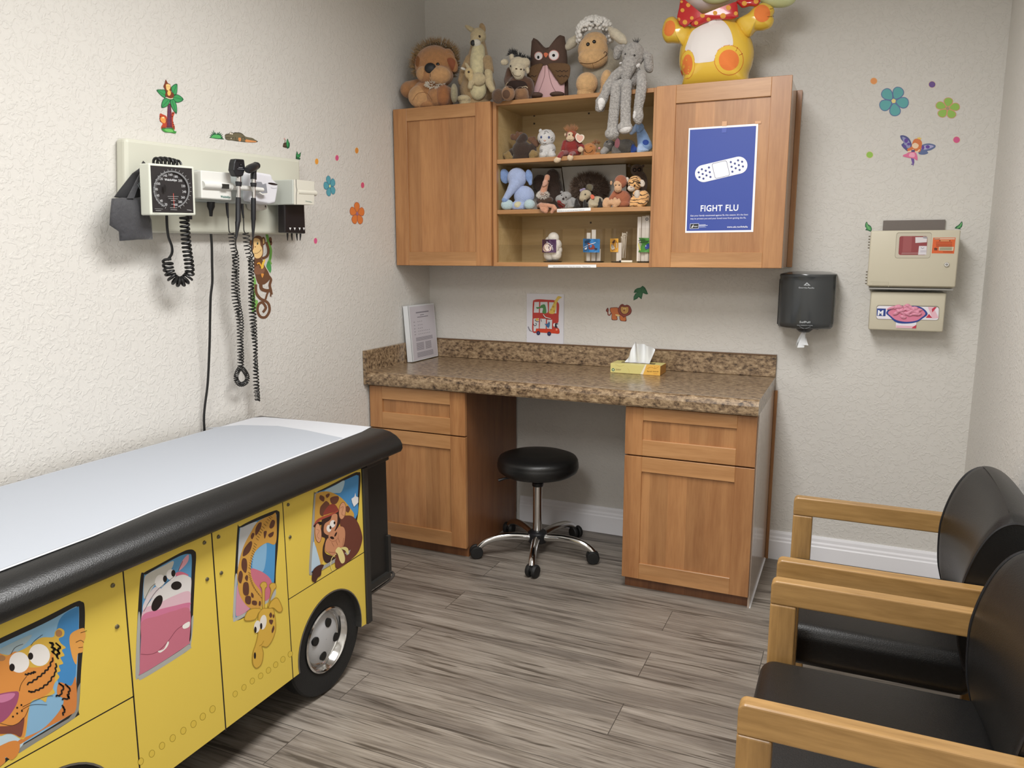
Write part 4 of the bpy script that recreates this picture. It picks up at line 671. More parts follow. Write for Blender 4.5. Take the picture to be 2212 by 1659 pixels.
# ================================================================== stool
sx, sy = .80, -.40
r = thing('stool', (sx, sy, 0), 'round black swivel stool with a chrome five star base, under the worktop', 'stool')
obj('seat', MB().lathe([(.001, .392), (.12, .392), (.165, .400), (.186, .415), (.192, .432), (.191, .452), (.188, .458), (.189, .464), (.180, .478), (.15, .489), (.09, .494), (.001, .496)], (sx, sy, 0), None, 64, False), leather, r, True, 60)
obj('column', MB().lathe([(.022, .11), (.022, .335), (.019, .336), (.019, .345)], (sx, sy, 0)), chrome, r, True)
obj('collar', MB().lathe([(.025, .335), (.027, .34), (.027, .352), (.02, .354), (.018, .392)], (sx, sy, 0)), blackpl, r, True)
obj('lever', MB().tube([(sx-.02, sy, .378), (sx-.14, sy-.06, .372), (sx-.17, sy-.075, .362)], [.005, .005, .007]), blackpl, r, True)
obj('hub', MB().lathe([(.02, .055), (.044, .06), (.046, .075), (.046, .105), (.036, .115), (.02, .117)], (sx, sy, 0)), blackpl, r, True)
for k in range(5):
    t = math.radians(-73+72*k); d = Vector((math.cos(t), math.sin(t), 0)); c = Vector((sx, sy, 0)); n = Vector((-d.y, d.x, 0))
    sp = smooth_pts([c+d*.035+Vector((0,0,.085)), c+d*.12+Vector((0,0,.096)), c+d*.20+Vector((0,0,.092)), c+d*.255+Vector((0,0,.074)), c+d*.285+Vector((0,0,.05))], False, 6)
    o = obj('foot', MB().tube(sp, [.0195-.005*i/len(sp) for i in range(len(sp))], 12), chrome, r, True)
    p = c+d*.288; A = Matrix((n, d, Vector((0,0,1)))).transposed(); th = t+1.1+.9*k; w = Vector((math.cos(th), math.sin(th), 0)); u = Vector((-w.y, w.x, 0))
    R3 = Matrix((u, Vector((0,0,1)), w)).transposed(); off = u*.008
    mb = MB(); mb.lathe([(.008, .032), (.008, .056)], p); 
    for sgn in (-1, 1): mb.lathe([(.004, .005), (.026, .006), (.0300, .010), (.0300, .020), (.026, .025), (.006, .026)] if sgn > 0 else [(.006, -.026), (.026, -.025), (.0300, -.020), (.0300, -.010), (.026, -.006), (.004, -.005)], p+off+Vector((0,0,.0305)), R3, 24)
    mb.box(p.x-.012, p.x+.012, p.y-.012, p.y+.012, .028, .050, .006, 2)
    obj('caster', mb, blackru, r, True)
# ================================================================== two waiting chairs
def arm_frame(y0, y1):
    mb = MB(); mb.mi = 0; mb.box(1.978, 2.038, y0, y1, .002, .5818); mb.mi = 1
    prof = [(1.978, .582), (1.978, .622)] + [(1.992-.014*math.cos(t), .628+.014*math.sin(t)) for t in [math.radians(15*k) for k in range(7)]] + [(2.56, .642), (2.56, .582)]
    return mb, prof
def chair_proto():
    r = thing('armchair', (2.27, -1.36, 0), '', 'chair'); w0, w1 = -1.06, -1.66
    for y0, y1 in ((w0-.034, w0), (w1, w1+.034)):
        mb, prof = arm_frame(y0, y1)
        mb.prism([(x, y0, z) for x, z in prof], (0, y1-y0, 0)); mb.mi = 0; mb.box(2.50, 2.555, y0, y1, .002, .5818)
        mb.mi = 1; mb.box(2.039, 2.499, y0+.004, y1-.004, .29, .34)
        o = obj('arm_frame', mb, [oakz, oakx], r)
        m_ = o.modifiers.new('bevel', 'BEVEL'); m_.width = .0045; m_.segments = 3; m_.limit_method = 'ANGLE'; m_.angle_limit = math.radians(50)
    obj('rail', MB().box(2.0, 2.025, w1+.035, w0-.035, .29, .345, .003, 1).box(2.50, 2.525, w1+.035, w0-.035, .29, .345, .003, 1), oakx, r)
    # seat cushion
    mb = MB(); mb.box(1.966, 2.45, w1+.037, w0-.037, .335, .450, .036, 6)
    for v in mb.bm.verts:
        if v.co.z > .42: v.co.z += .010*max(0, 1-((v.co.y+1.36)/.26)**2)*max(0, 1-((v.co.x-2.2)/.27)**2)
    obj('seat', mb, leather, r, True, 75)
    # backrest
    prof = smooth_pts([(2.43,.40), (2.405,.46), (2.396,.52), (2.394,.60), (2.400,.65), (2.414,.705), (2.434,.755), (2.458,.790), (2.487,.808), (2.520,.806), (2.552,.785), (2.570,.74), (2.573,.60), (2.57,.42), (2.50,.385)], True, 4)
    bm = bmesh.new(); rings = []; NY = 22
    for i in range(NY+1):
        s = -1+2*i/NY; y = -1.36+.262*s; e = math.sqrt(max(0, 1-max(0, (abs(s)-.93)/.07)**2)); bulge = 1-s*s
        k = .955+.045*e; ring = []
        for p in prof:
            x = 2.48+(p.x-2.48)*k - .0*bulge; z = .6+(p.y-.6)*k
            if z > .6: z += .018*bulge*((z-.6)/.2)
            if p.x < 2.48: x += .022*bulge
            ring.append(bm.verts.new((min(x, 2.575), y, z)))
        rings.append(ring)
    for a, b in zip(rings, rings[1:]):
        for k in range(len(a)): bm.faces.new((a[k], a[(k+1) % len(a)], b[(k+1) % len(a)], b[k]))
    bm.faces.new(rings[0]); bm.faces.new(rings[-1])
    obj('backrest', bm, leather, r, True, 60)
    for sg in (-1, 1):
        s = [Vector((2.48+(p.x-2.48)*.965, -1.36+.2625*sg, .6+(p.y-.6)*.965)) for p in prof]; s.append(s[0]); obj('piping', MB().tube(s, .003, 6, False), blackpl, r, True)
    return r
c1 = chair_proto(); c1['label'] = 'oak framed armchair with black vinyl cushions, the farther one, nearest the worktop'; c1['group'] = 'armchairs along the right wall'
c2 = c1.copy(); COL.objects.link(c2); c2.location = (2.27, -1.36-.706, 0); c2['label'] = 'oak framed armchair with black vinyl cushions, the nearer one at the bottom right corner'
for ch in list(c1.children): k = ch.copy(); COL.objects.link(k); k.parent = c2
# ================================================================== wall mounted diagnostic set
def qprism(mb, px, ax, v, off, T=(0, 0, 1)):
    mb.prism([at(T[0]+x/T[2], T[1]+y/T[2], ax, v) for x, y in px], off); return mb
def bevel_mod(o, w, seg=2):
    m = o.modifiers.new('bevel', 'BEVEL'); m.width = w; m.segments = seg; m.limit_method = 'ANGLE'; m.angle_limit = math.radians(35); return o
def puffy(px, ax, v, thick, T, back=.3, smooth=True, rings=(1, .985, .94, .86, .74, .6, .42, .22)):
    """a stuffed flat shape: outline + swelling on both faces"""
    P = [at(T[0]+q[0]/T[2], T[1]+q[1]/T[2], ax, v) for q in (smooth_pts(px, True, 5) if smooth else [Vector(p) for p in px])]
    c = sum(P, Vector())/len(P); n = {'x': Vector((1,0,0)), 'y': Vector((0,-1,0))}[ax]; bm = bmesh.new(); R = {}
    for sd in (1, -1):
        prev = R['rim'] if 'rim' in R else None
        for s in rings:
            if s == 1 and prev is not None: continue
            h = thick*math.sqrt(max(0, 1-s**2.2))*(1 if sd > 0 else back)
            ring = [bm.verts.new(c+(p-c)*s+n*h*sd) for p in P]
            if s == 1: R['rim'] = ring; prev = ring; continue
            for k in range(len(P)): bm.faces.new((prev[k], prev[(k+1) % len(P)], ring[(k+1) % len(P)], ring[k]))
            prev = ring
        m = bm.verts.new(c+n*thick*(1 if sd > 0 else back)*sd)
        for k in range(len(P)): bm.faces.new((prev[k], prev[(k+1) % len(P)], m))
    return bm
T4, T5, Z5, T5b = (220, 160, 3.687), (400, 340, 7.373), (230, 340, 7.541), (400, 500, 3.6875)
pale = mat('instrument_beige', 'cfcfc0', .5); pgrey = mat('instrument_grey', 'a9b0ae', .5); pwhite = mat('instrument_white', 'dfdfda', .4)
o = obj('instrument_panel', qprism(MB(), [(270,297),(649,344.5),(652,507),(272,502)], 'x', .045, (-.044, 0, 0)), pale); bevel_mod(o, .012, 3)
setp(o, 'long pale grey-green mounting panel for medical instruments on the left wall', 'wall panel')
# gauge
r = thing('blood_pressure_gauge', at(370, 410, 'x', .13), 'square black dial blood pressure gauge in a pale frame with a coiled tube', 'blood pressure gauge')
bevel_mod(obj('case', qprism(MB(), [(690,90),(1430,150),(1460,945),(720,940)], 'x', .155, (-.042, 0, 0), Z5), mat('gauge_frame', 'd9dccf', .45), r), .004)
L = [('2a2728', 'p', [(715,130),(1390,180),(1418,905),(752,895)])]
cx, cy, rx_, ry_ = 1043, 525, 278, 300
def dp(t, k): a = math.radians(t); return (cx+rx_*k*math.cos(a)+ (cy-cy), cy+ry_*k*math.sin(a)+.03*rx_*k*math.cos(a))
for t in range(112, 428, 4): L.append(('77787a', 'L', 24, [dp(t, .985), dp(t+4.5, .985)]))
for t in range(112, 430, 12): L.append(('b9babb', 'L', 5, [dp(t, 1.04), dp(t, 1.12)]))
for t in range(112, 430, 4): L.append(('b9babb', 'L', 2.5, [dp(t, .94), dp(t, 1.02)]))
L += [('c9574c', 'L', 9, [(1058,590),(1072,828)]), ('161414', 's', [(905,450),(930,452),(940,500),(935,555),(905,555),(898,500)]), ('9a9a9a', 'L', 7, [(965,637),(1140,640)]), ('9a9a9a', 'L', 7, [(978,670),(1125,675)]), ('b0b0b0', 'L', 8, [(1018,703),(1090,706)]), ('b0b0b0', 'L', 6, [(1005,820),(1120,822)]), ('b0b0b0', 'L', 6, [(1012,852),(1118,855)]), ('9a9a9a', 'L', 5, [(755,835),(885,842)]), ('9a9a9a', 'L', 8, [(770,865),(855,868)]), ('b0b0b0', 'L', 7, [(1280,855),(1350,865)]), ('b0b0b0', 'L', 7, [(1025,762),(1085,768)])]
art('dial', 'x', .1555, L, Z5, r, .0001)
ink = mat('dial_ink', 'd5d6d8', .5)
for s, x, y in (('20',968,765),('40',893,707),('60',838,620),('80',815,520),('100',842,430),('120',886,350),('140',955,298),('160',1043,282),('180',1130,315),('200',1200,380),('220',1250,466),('240',1266,560),('260',1246,652),('280',1200,725),('300',1126,772)):
    w = 10.5*len(s); tx('number', s, (Z5[0]+(x-w)/Z5[2], Z5[1]+(y+17)/Z5[2]), (Z5[0]+(x+w)/Z5[2], Z5[1]+(y+19)/Z5[2]), 'x', .157, ink, r, .0072)
tx('lettering', 'WelchAllyn', (Z5[0]+945/Z5[2], Z5[1]+378/Z5[2]), (Z5[0]+1145/Z5[2], Z5[1]+388/Z5[2]), 'x', .157, ink, r, .0065, .03)
def helix(path, rad, turns, wr, n=12, a0=0, end=True):
    """coiled cable: path 3D points, rad(t), wire radius"""
    seg = [(b-a).length for a, b in zip(path, path[1:])]; Lt = sum(seg); N = int(turns*n); out = []; up = Vector((1, 0, 0))
    for k in range(N+1):
        d = Lt*k/N; i = 0
        while i < len(seg)-1 and d > seg[i]: d -= seg[i]; i += 1
        p = path[i].lerp(path[i+1], min(1, d/seg[i])); t = (path[i+1]-path[i]).normalized()
        u = (up - t*up.dot(t)).normalized(); w = t.cross(u); a = a0+2*PI*k/n; q = rad(k/N) if callable(rad) else rad
        out.append(p + (u*math.cos(a)+w*math.sin(a))*q)
    return out
def P3(pts, T, xs):
    n = len(pts); return [at(T[0]+p[0]/T[2], T[1]+p[1]/T[2], 'x', xs if not isinstance(xs, (list, tuple)) else (xs[i] if len(xs) == n else xs[0]+(xs[1]-xs[0])*i/(n-1))) for i, p in enumerate(pts)]
def sp3(pts, k=8): return smooth_pts(pts, False, k)
coilb = mat('coil_black', '141414', .45)
path = sp3(P3([(398,468),(400,500),(404,540),(409,575),(408,596),(391,609),(373,601),(364,582),(362,562)], (0,0,1), (.12, .06)))
obj('coiled_tube', MB().tube(helix(path, lambda t: .0125 if t < .6 else .0145, 24, .0042), .0042, 6), coilb, r, True)
obj('tube', MB().tube(sp3(P3([(362,562),(371,548),(371,532),(364,512),(361,490),(360,466)], (0,0,1), (.06, .12))), .0042, 8), coilb, r, True)
obj('tube_loop', MB().tube(helix(sp3(P3([(333,351),(352,349),(372,352),(385,356)], (0,0,1), .115)), .012, 6, .004), .0042, 6), coilb, r, True)
obj('connector', qprism(MB(), [(1335,950),(1398,950),(1398,1010),(1340,1010)], 'x', .12, (-.012,0,0), Z5), blackpl, r)
r = thing('blood_pressure_cuff', at(285, 470, 'x', .08), 'dark grey blood pressure cuff in a cloth pouch hanging beside the gauge', 'cuff')
cuff = mat('cuff_cloth', '3a3a3e', .7, sheen=.3, bump=.5, bscale=45)
obj('pouch', puffy([(85,670),(250,655),(430,665),(620,640),(660,800),(700,960),(725,1020),(748,1335),(500,1342),(215,1362),(205,1210),(50,1105),(62,900)], 'x', .088, .018, Z5, .8, False), cuff, r, True, 80)
obj('flap', puffy([(120,650),(200,540),(420,260),(560,160),(600,55),(640,95),(650,500),(640,650),(420,680)], 'x', .082, .010, Z5, .8, False), mat('cuff_dark', '1c1c1f', .8, sheen=.2), r, True, 80)
obj('strap', qprism(MB(), [(350,668),(520,330),(600,190),(625,300),(500,520),(450,668)], 'x', .100, (-.006,0,0), Z5), cuff, r)
art('strap_print', 'x', .1003, [('b9c2c8', 'p', [(540,365),(575,325),(615,410),(580,450)]), ('9aa2a8', 'L', 9, [(540,400),(575,470)]), ('9aa2a8', 'L', 9, [(525,415),(560,490)]), ('9aa2a8', 'L', 9, [(510,440),(545,515)])], Z5, r, .0001)
# wall transformer
r = thing('wall_transformer', at(460, 410, 'x', .1), 'white wall transformer box with a cylinder grip and black switch', 'wall transformer')
bevel_mod(obj('body', qprism(MB(), [(195,200),(1040,290),(1040,742),(215,690)], 'x', .108, (-.062, 0, 0), T5), pgrey, r), .002)
bevel_mod(obj('front', qprism(MB(), [(250,205),(725,245),(743,682),(262,650)], 'x', .150, (-.041, 0, 0), T5), pwhite, r), .003)
def rod(mb, a, b, x, rad, T, **k): return mb.tube(P3([a, b], T, x), rad, 16)
obj('grip', rod(MB(), (272,436), (738,468), .150, .0125, T5), pwhite, r, True, 60)
obj('switch', qprism(MB(), [(600,420),(702,428),(702,502),(600,494)], 'x', .1655, (-.006, 0, 0), T5), mat('switch_dark', '2a2a26', .4), r)
obj('holder_arm', MB().tube(P3([(735,472),(880,482),(1000,492),(1110,503),(1235,515)], T5, (.158, .158)), [.0088, .0088, .0088, .008, .007], 16), pwhite, r, True, 60)
tx('lettering', 'WelchAllyn', (400+566/7.373, 340+640/7.373), (400+722/7.373, 340+652/7.373), 'x', .1506, mat('ink_green', '2f6f66', .5), r, .0075, .02)
bl = mat('instrument_black', '1b1c20', .38)
r = thing('power_cord', at(455, 440, 'x', .08), 'straight black power cord hanging from the transformer down behind the exam table', 'cord')
obj('plug', MB().tube(P3([(410,708),(410,780),(410,850),(411,940)], T5, (.085, .08)), [.013, .013, .007, .005], 10), bl, r, True)
obj('cord', MB().tube(sp3(P3([(206,20),(212,120),(214,250),(216,400),(203,520),(198,700),(194,900),(180,1200),(158,1380),(150,1480),(153,1575)], T5b, [.08,.078,.075,.07,.065,.055,.045,.03,.022,.018,.016])+[Vector((.016, at(441.5, 927, 'x', .016).y, .70))]), .0042, 8), coilb, r, True)
def scope(name, label, cat, hp, head_fn, jack, cpath, dpath, amp):
    r = thing(name, at(400+hp[0][0]/7.373, 340+hp[0][1]/7.373, 'x', .18), label, cat); head_fn(r)
    A = lambda y: (hp[0][0]+(hp[-1][0]-hp[0][0])*(y-hp[0][1])/(hp[-1][1]-hp[0][1]), y)
    return r, A
def scope_tubes(r, specs, X=.186):
    for nm, pts, rads, m in specs: obj(nm, MB().tube(P3(pts, T5, X), [q*.00022 for q in rads], 20), m, r, True, 60)
def coils(r, jack, cord1, downpath, wig, bottom, up2, cord2):
    obj('jack', MB().tube(P3(jack, T5, (.10, .10)), [.0052, .0048, .004, .003], 10), bl, r, True)
    path = sp3(P3(downpath, T5b, (.09, .055)), 6)
    obj('coiled_cord', MB().tube(sp3(P3(cord1, T5, .10)), .0019, 6), coilb, r, True)
    def rad(t): return .0125*(.55+.45*abs(math.sin(PI*(2.1*t+.55))))*(1-.25*t)
    n = len(path)
    obj('coiled_cord', MB().tube(helix(path, rad, wig, .0017), .0019, 5), coilb, r, True)
    if bottom: obj('coiled_cord', MB().tube(helix(sp3(P3(bottom, T5b, .055), 6), .0075, 26, .0017), .0021, 5), coilb, r, True)
    path2 = sp3(P3(up2, T5b, (.05, .085)), 6)
    obj('coiled_cord', MB().tube(helix(path2, lambda t: rad(1-t)*.9, wig*.95, .0017, a0=1.5), .0019, 5), coilb, r, True)
    obj('coiled_cord', MB().tube(sp3(P3(cord2, T5b, (.085, .18))), .0021, 6), coilb, r, True)
r = thing('ophthalmoscope', at(516, 395, 'x', .186), 'ophthalmoscope with a flat black head, left of the two handheld scopes on the transformer', 'ophthalmoscope')
bevel_mod(obj('head', qprism(MB(), [(805,20),(945,32),(960,150),(958,200),(930,292),(900,306),(818,300),(772,200),(785,90)], 'x', .200, (-.026, 0, 0), T5), bl, r), .004, 3)
art('head_lens', 'x', .2012, [('0a0a0c', 's', [(830,45),(910,50),(912,66),(832,62)]), ('0a0a0c', 'e', (888,108,26,26)), ('3c3c40', 'e', (888,116,12,12)), ('a9aab0', 'L', 6, [(850,160),(915,166)]), ('8f9096', 'L', 5, [(832,182),(940,192)])], T5, r, .0001)
scope_tubes(r, [('neck', [(852,300),(852,395)], [38, 38], chrome), ('neck_ring', [(851,390),(851,460)], [50, 42], bl), ('handle', [(850,458),(848,642)], [30, 30], chrome), ('grip', [(846,640),(844,1015),(836,1040),(828,1150),(812,1285)], [40, 40, 38, 28, 14], bl)])
coils(r, [(665,718),(668,800),(675,900),(685,965)], [(685,965),(690,1050),(695,1130),(702,1180),(716,1200)], [(370,10),(378,90),(392,190),(392,300),(392,430),(398,540),(420,660),(428,800),(436,920),(438,1000),(440,1085)], 40,
      [(437,1085),(412,1130),(405,1175),(428,1212),(460,1216),(492,1190),(492,1150),(470,1110),(446,1085)], [(446,1080),(448,1000),(446,900),(452,780),(440,680),(418,570),(415,450),(410,320),(400,190)], [(400,190),(418,172),(405,130),(402,80),(409,44)])
r = thing('otoscope', at(548, 395, 'x', .186), 'otoscope with a round black cone head, right of the two handheld scopes on the transformer', 'otoscope')
mb = MB().tube(P3([(985,205),(1010,192),(1060,170),(1100,150),(1118,142)], T5, (.212, .19)), [.0085, .0135, .0145, .0135, .012], 20); mb.tube(P3([(1108,140),(1128,134),(1135,132),(1150,130),(1162,130)], T5, .188), [.0122, .0135, .0105, .0115, .010], 20); mb.tube(P3([(1105,150),(1095,220),(1090,270)], T5, .187), [.0105, .009, .0095], 16)
obj('head', mb, bl, r, True, 60)
scope_tubes(r, [('neck', [(1088,262),(1088,350)], [47, 47], bl), ('neck_ring', [(1088,345),(1089,412)], [37, 37], chrome), ('collar', [(1087,408),(1087,470)], [50, 42], bl), ('handle', [(1092,465),(1092,655)], [28, 28], chrome), ('grip', [(1088,650),(1087,985),(1086,1010),(1085,1100),(1080,1275)], [38, 38, 32, 28, 14], bl)])
coils(r, [(905,740),(910,800),(918,900),(928,968)], [(928,968),(932,1060),(934,1150),(945,1190),(962,1212)], [(485,10),(492,110),(505,180),(520,260),(524,400),(528,540),(535,680),(545,820),(555,950),(560,1100),(566,1250),(576,1350)], 46, None,
      [(578,1352),(572,1250),(567,1120),(562,950),(552,820),(545,680),(537,540),(530,400),(525,300),(530,210)], [(530,210),(546,188),(535,165),(528,130),(535,80),(541,44)])
# thermometer
r = thing('ear_thermometer', at(575, 410, 'x', .1), 'white ear thermometer in its wall holder, right of the handheld scopes', 'thermometer')
bevel_mod(obj('holder', qprism(MB(), [(1040,235),(1150,232),(1385,270),(1400,345),(1490,430),(1480,520),(1445,728),(1350,748),(1040,690)], 'x', .142, (-.094, 0, 0), T5), mat('thermometer_white', 'dcdce2', .35), r), .009, 3)
art('holder_slot', 'x', .1425, [('8d8f96', 'p', [(1130,385),(1215,392),(1235,430),(1290,415),(1310,565),(1240,590),(1190,560),(1130,520)]), ('2a2020', 'e', (1395,422,78,17,10)), ('a9aab2', 'l', 6, [(1365,482),(1410,492),(1460,486)])], T5, r, .0001)
obj('cradle', qprism(MB(), [(1190,550),(1240,580),(1310,568),(1310,580),(1240,600),(1186,568)], 'x', .160, (-.02, 0, 0), T5), pwhite, r)
bevel_mod(obj('base', qprism(MB(), [(1130,700),(1325,730),(1322,825),(1240,850),(1150,820)], 'x', .100, (-.053, 0, 0), T5), mat('thermo_base', 'c9c4bc', .5), r), .008, 3)
art('badge', 'x', .1005, [('3a3a3a', 'e', (1280,780,11,18))], T5, r)
# probe cover dispenser
r = thing('specula_dispenser', at(640, 430, 'x', .1), 'boxy grey-white ear specula dispenser over a black cone holder with four tips', 'dispenser')
bevel_mod(obj('case', qprism(MB(), [(1715,350),(2060,385),(2055,757),(1720,750)], 'x', .170, (-.124, 0, 0), T5), mat('dispenser_shell', 'bcc0b8', .5), r), .003)
bevel_mod(obj('front', qprism(MB(), [(1738,350),(2060,385),(2055,757),(1742,750)], 'x', .1745, (-.004, 0, 0), T5), mat('dispenser_front', 'd6d3c6', .45), r), .001)
obj('grip', rod(MB(), (1775,553), (2066,570), .166, .0115, T5), mat('dispenser_front', ''), r, True, 60)
art('seam', 'x', .1748, [('2f2c2a', 'l', 7, [(1765,350),(1768,460),(1780,520),(1770,600),(1770,745)])], T5, r); tx('lettering', 'WelchAllyn', (400+1915/7.373, 340+704/7.373), (400+2018/7.373, 340+720/7.373), 'x', .1748, mat('ink_green', ''), r, .0042)
bevel_mod(obj('cone_holder', qprism(MB(), [(1585,742),(1900,752),(1920,1215),(1590,1198)], 'x', .128, (-.034, 0, 0), T5), mat('smoke_black', '1d191b', .3), r), .004)
obj('bracket', qprism(MB(), [(1660,742),(1840,752),(1840,1100),(1660,1100)], 'x', .0935, (-.047, 0, 0), T5), pgrey, r)
art('arrows', 'x', .1285, [('d9d9d9', 'p', [(x-17, 1118), (x+17, 1120), (x, 1162)]) for x in (1673, 1745, 1823, 1890)], T5, r)
for a, b in ((1630,1632),(1698,1705),(1778,1786),(1836,1830)): obj('specula_tip', MB().tube(P3([(a,1205),(a,1250),(b,1325)], T5, .09), [.0038, .0034, .0014], 12), bl, r, True)
# ================================================================== jars on the open shelf
TJ = (1160, 480, 8.508); ZJ = ZB+.019
def clear(name='clear_acrylic'):
    if name in MATS: return MATS[name]
    m, N, L, b = nodes(name, .04); t = N.new('ShaderNodeBsdfTransparent'); t.inputs[0].default_value = (.93, .92, .9, 1); fr = N.new('ShaderNodeMath'); fr.operation = 'MULTIPLY'; fr.inputs[1].default_value = .35; lw = N.new('ShaderNodeLayerWeight'); lw.inputs[0].default_value = .35; L.new(lw.outputs['Facing'], fr.inputs[0]); g = N.new('ShaderNodeBsdfGlossy'); g.inputs['Roughness'].default_value = .05
    mx = N.new('ShaderNodeMixShader'); L.new(fr.outputs[0], mx.inputs[0]); L.new(t.outputs[0], mx.inputs[1]); L.new(g.outputs[0], mx.inputs[2]); L.new(mx.outputs[0], N['Material Output'].inputs[0]); return m
def jar(cx, rad, h, label, Y=-.215):
    p = at(TJ[0]+cx/TJ[2], 560, 'y', Y)
    if cx > 2000: p.x = 1.2435
    r = thing('jar', (p.x, Y, ZJ), label, 'jar', None)
    obj('glass', MB().lathe([(rad-.0012, h), (rad, h), (rad, .0005), (.001, .0005)], (p.x, Y, ZJ), None, 48, False), clear(), r, True, 50)
    obj('bottom_ring', MB().lathe([(rad-.004, .0006), (rad-.002, .0045), (rad-.002, .005), (.001, .005)], (p.x, Y, ZJ), None, 40, False), mat('jar_bottom', '3a3128', .4), r)
    return r, p.x
def wrap_label(r, px, rad, x0, x1, y0, y1, layers, Y=-.215):
    """label bent round the jar; artwork points are carried onto the cylinder"""
    mb = MB(); mats = []; idx = {}
    def cyl(q, k):
        d = ray(q.x, q.y); a = d.x*d.x+d.y*d.y; ex, ey = CAM.x-px, CAM.y-Y; R = rad+.0006+.0003*k; b = d.x*ex+d.y*ey; c = ex*ex+ey*ey-R*R; D = b*b-a*c
        if D < 0: D = 0
        t = (-b-math.sqrt(D))/a; return CAM+d*t
    for k, L in enumerate(layers):
        for c, poly in shapes([L], TJ):
            if c not in idx: idx[c] = len(mats); mats.append(flat(c))
            mb.mi = idx[c]; pts = []
            for a, b in zip(poly, poly[1:]+poly[:1]):
                n = max(1, int((b-a).length/3)); pts += [a.lerp(b, j/n) for j in range(n)]
            bm2 = bmesh.new(); f = bm2.faces.new([bm2.verts.new((q.x, q.y, 0)) for q in pts]); bmesh.ops.triangulate(bm2, faces=[f])
            for f in bm2.faces: mb.poly([cyl(v.co, k) for v in f.verts])
            bm2.free()
    obj('label', mb, mats, r)
r, px = jar(287, .0455, .152, 'clear jar of cotton balls with a purple label, first jar from the left')
wrap_label(r, px, .0455, 0, 0, 0, 0, [('4a2552', 'p', [(98,318),(355,316),(353,558),(98,556)]), ('e9cfc4', 's', [(120,440),(150,400),(190,385),(235,400),(262,450),(262,500),(235,530),(180,540),(130,535),(110,490)]), ('d9a79c', 'l', 4, [(130,450),(160,500),(150,530)]), ('f3e6dc', 'e', (190,465,50,55))])
wj = mat('label_white', 'f2eef0')
for s, x, y, a in (('Cotton', 172, 372, 30), ('Balls', 262, 425, 75)):
    d = (math.cos(math.radians(a))*95, math.sin(math.radians(a))*95)
    tx('lettering', s, (TJ[0]+x/TJ[2], TJ[1]+y/TJ[2]), (TJ[0]+(x+d[0])/TJ[2], TJ[1]+(y+d[1])/TJ[2]), 'y', -.2635, wj, r, .0055, .02)
cot = mat('cotton', 'eee9e2', 1, bump=.4, bscale=60)
for dx, dy, z, q in ((-.014,.0,.028,.030),(.014,.0,.030,.030),(0,-.008,.058,.036),(.016,.004,.075,.027),(-.014,.006,.088,.028),(.004,-.002,.106,.027),(.022,.010,.050,.022),(-.02,-.004,.052,.024)):
    obj('cotton_ball', MB().ell((px+dx, -.215+dy, ZJ+.006+z), (q, q*.9, q), None, 3), cot, r, True)
r, px = jar(1052, .0475, .152, 'clear jar of gauze and swabs with a blue label, second jar from the left')
wrap_label(r, px, .0475, 0, 0, 0, 0, [('2a78b8', 'p', [(848,302),(1158,310),(1150,556),(848,552)]), ('123a5c', 's', [(880,350),(980,325),(980,350),(890,385)]), ('7e2c1c', 's', [(925,385),(980,385),(1050,430),(1060,490),(1000,505),(950,490),(950,430)]), ('16233c', 's', [(1050,470),(1110,485),(1080,510)]), ('e4e9ee', 'l', 9, [(945,415),(1075,375)]), ('e4e9ee', 's', [(868,490),(920,460),(905,500)]), ('e4e9ee', 'l', 8, [(850,465),(930,430)])])
mb = MB(); 
for k, (dx, w, h) in enumerate(((-.024, .018, .128), (-.002, .020, .142), (.021, .018, .055), (.010, .016, .10))): mb.box(px+dx-w/2, px+dx+w/2, -.232+.008*k, -.227+.008*k, ZJ+.006, ZJ+.006+h, .001, 1)
obj('gauze_packet', mb, mat('packet_white', 'ded6cd', .7), r)
r, px = jar(1550, .0475, .152, 'clear jar of cotton tipped sticks with a small yellow label, third jar from the left')
wrap_label(r, px, .0475, 0, 0, 0, 0, [('e0a53e', 'p', [(1345,302),(1495,300),(1493,548),(1345,546)]), ('3a1f14', 's', [(1385,370),(1420,325),(1432,345),(1400,392)]), ('cfc6b8', 's', [(1355,420),(1385,410),(1430,480),(1380,505),(1362,470)])])
mb = MB(); 
for k in range(16):
    a = random.random()*6.28; q = .026*random.random(); b = Vector((px+.004+q*math.cos(a)*.7, -.215+q*math.sin(a)*.7, ZJ+.02)); t = b+Vector((random.uniform(-.014,.014), random.uniform(-.006,.006), random.uniform(.09,.118))); mb.tube([b, t], .0011, 5); mb.ell(t, (.0028, .0028, .006), None, 1)
obj('cotton_swab', mb, mat('swab', 'e2d6c4', .8), r); r.children[-1]['kind'] = 'stuff'
obj('swab_packet', MB().box(px-.012, px+.012, -.262+.004, -.252, ZJ+.001+.005, ZJ+.088, .001, 1), mat('packet_white', ''), r)
r, px = jar(2032, .0415, .152, 'clear jar of wrapped tongue sticks with a green label, rightmost jar')
wrap_label(r, px, .0415, 0, 0, 0, 0, [('4f9440', 'p', [(1842,286),(2062,290),(2062,552),(1842,548)]), ('16321a', 'L', 12, [(1870,340),(1980,325)]), ('16321a', 'L', 12, [(1880,378),(2055,345)]), ('e2de6a', 'L', 18, [(1858,385),(1898,512)]), ('28408e', 's', [(1985,440),(2050,390),(2062,470),(2000,495)]), ('d9e0ee', 'e', (2000,437,8,12))])
mb = MB()
for k, (dx, h) in enumerate(((-.028, .195), (-.010, .198), (.008, .2), (.026, .196))): mb.box(px+dx-.0085, px+dx+.0085, -.245+.005*(k % 2), -.24+.005*(k % 2), ZJ+.006, ZJ+.006+h, .001, 1)
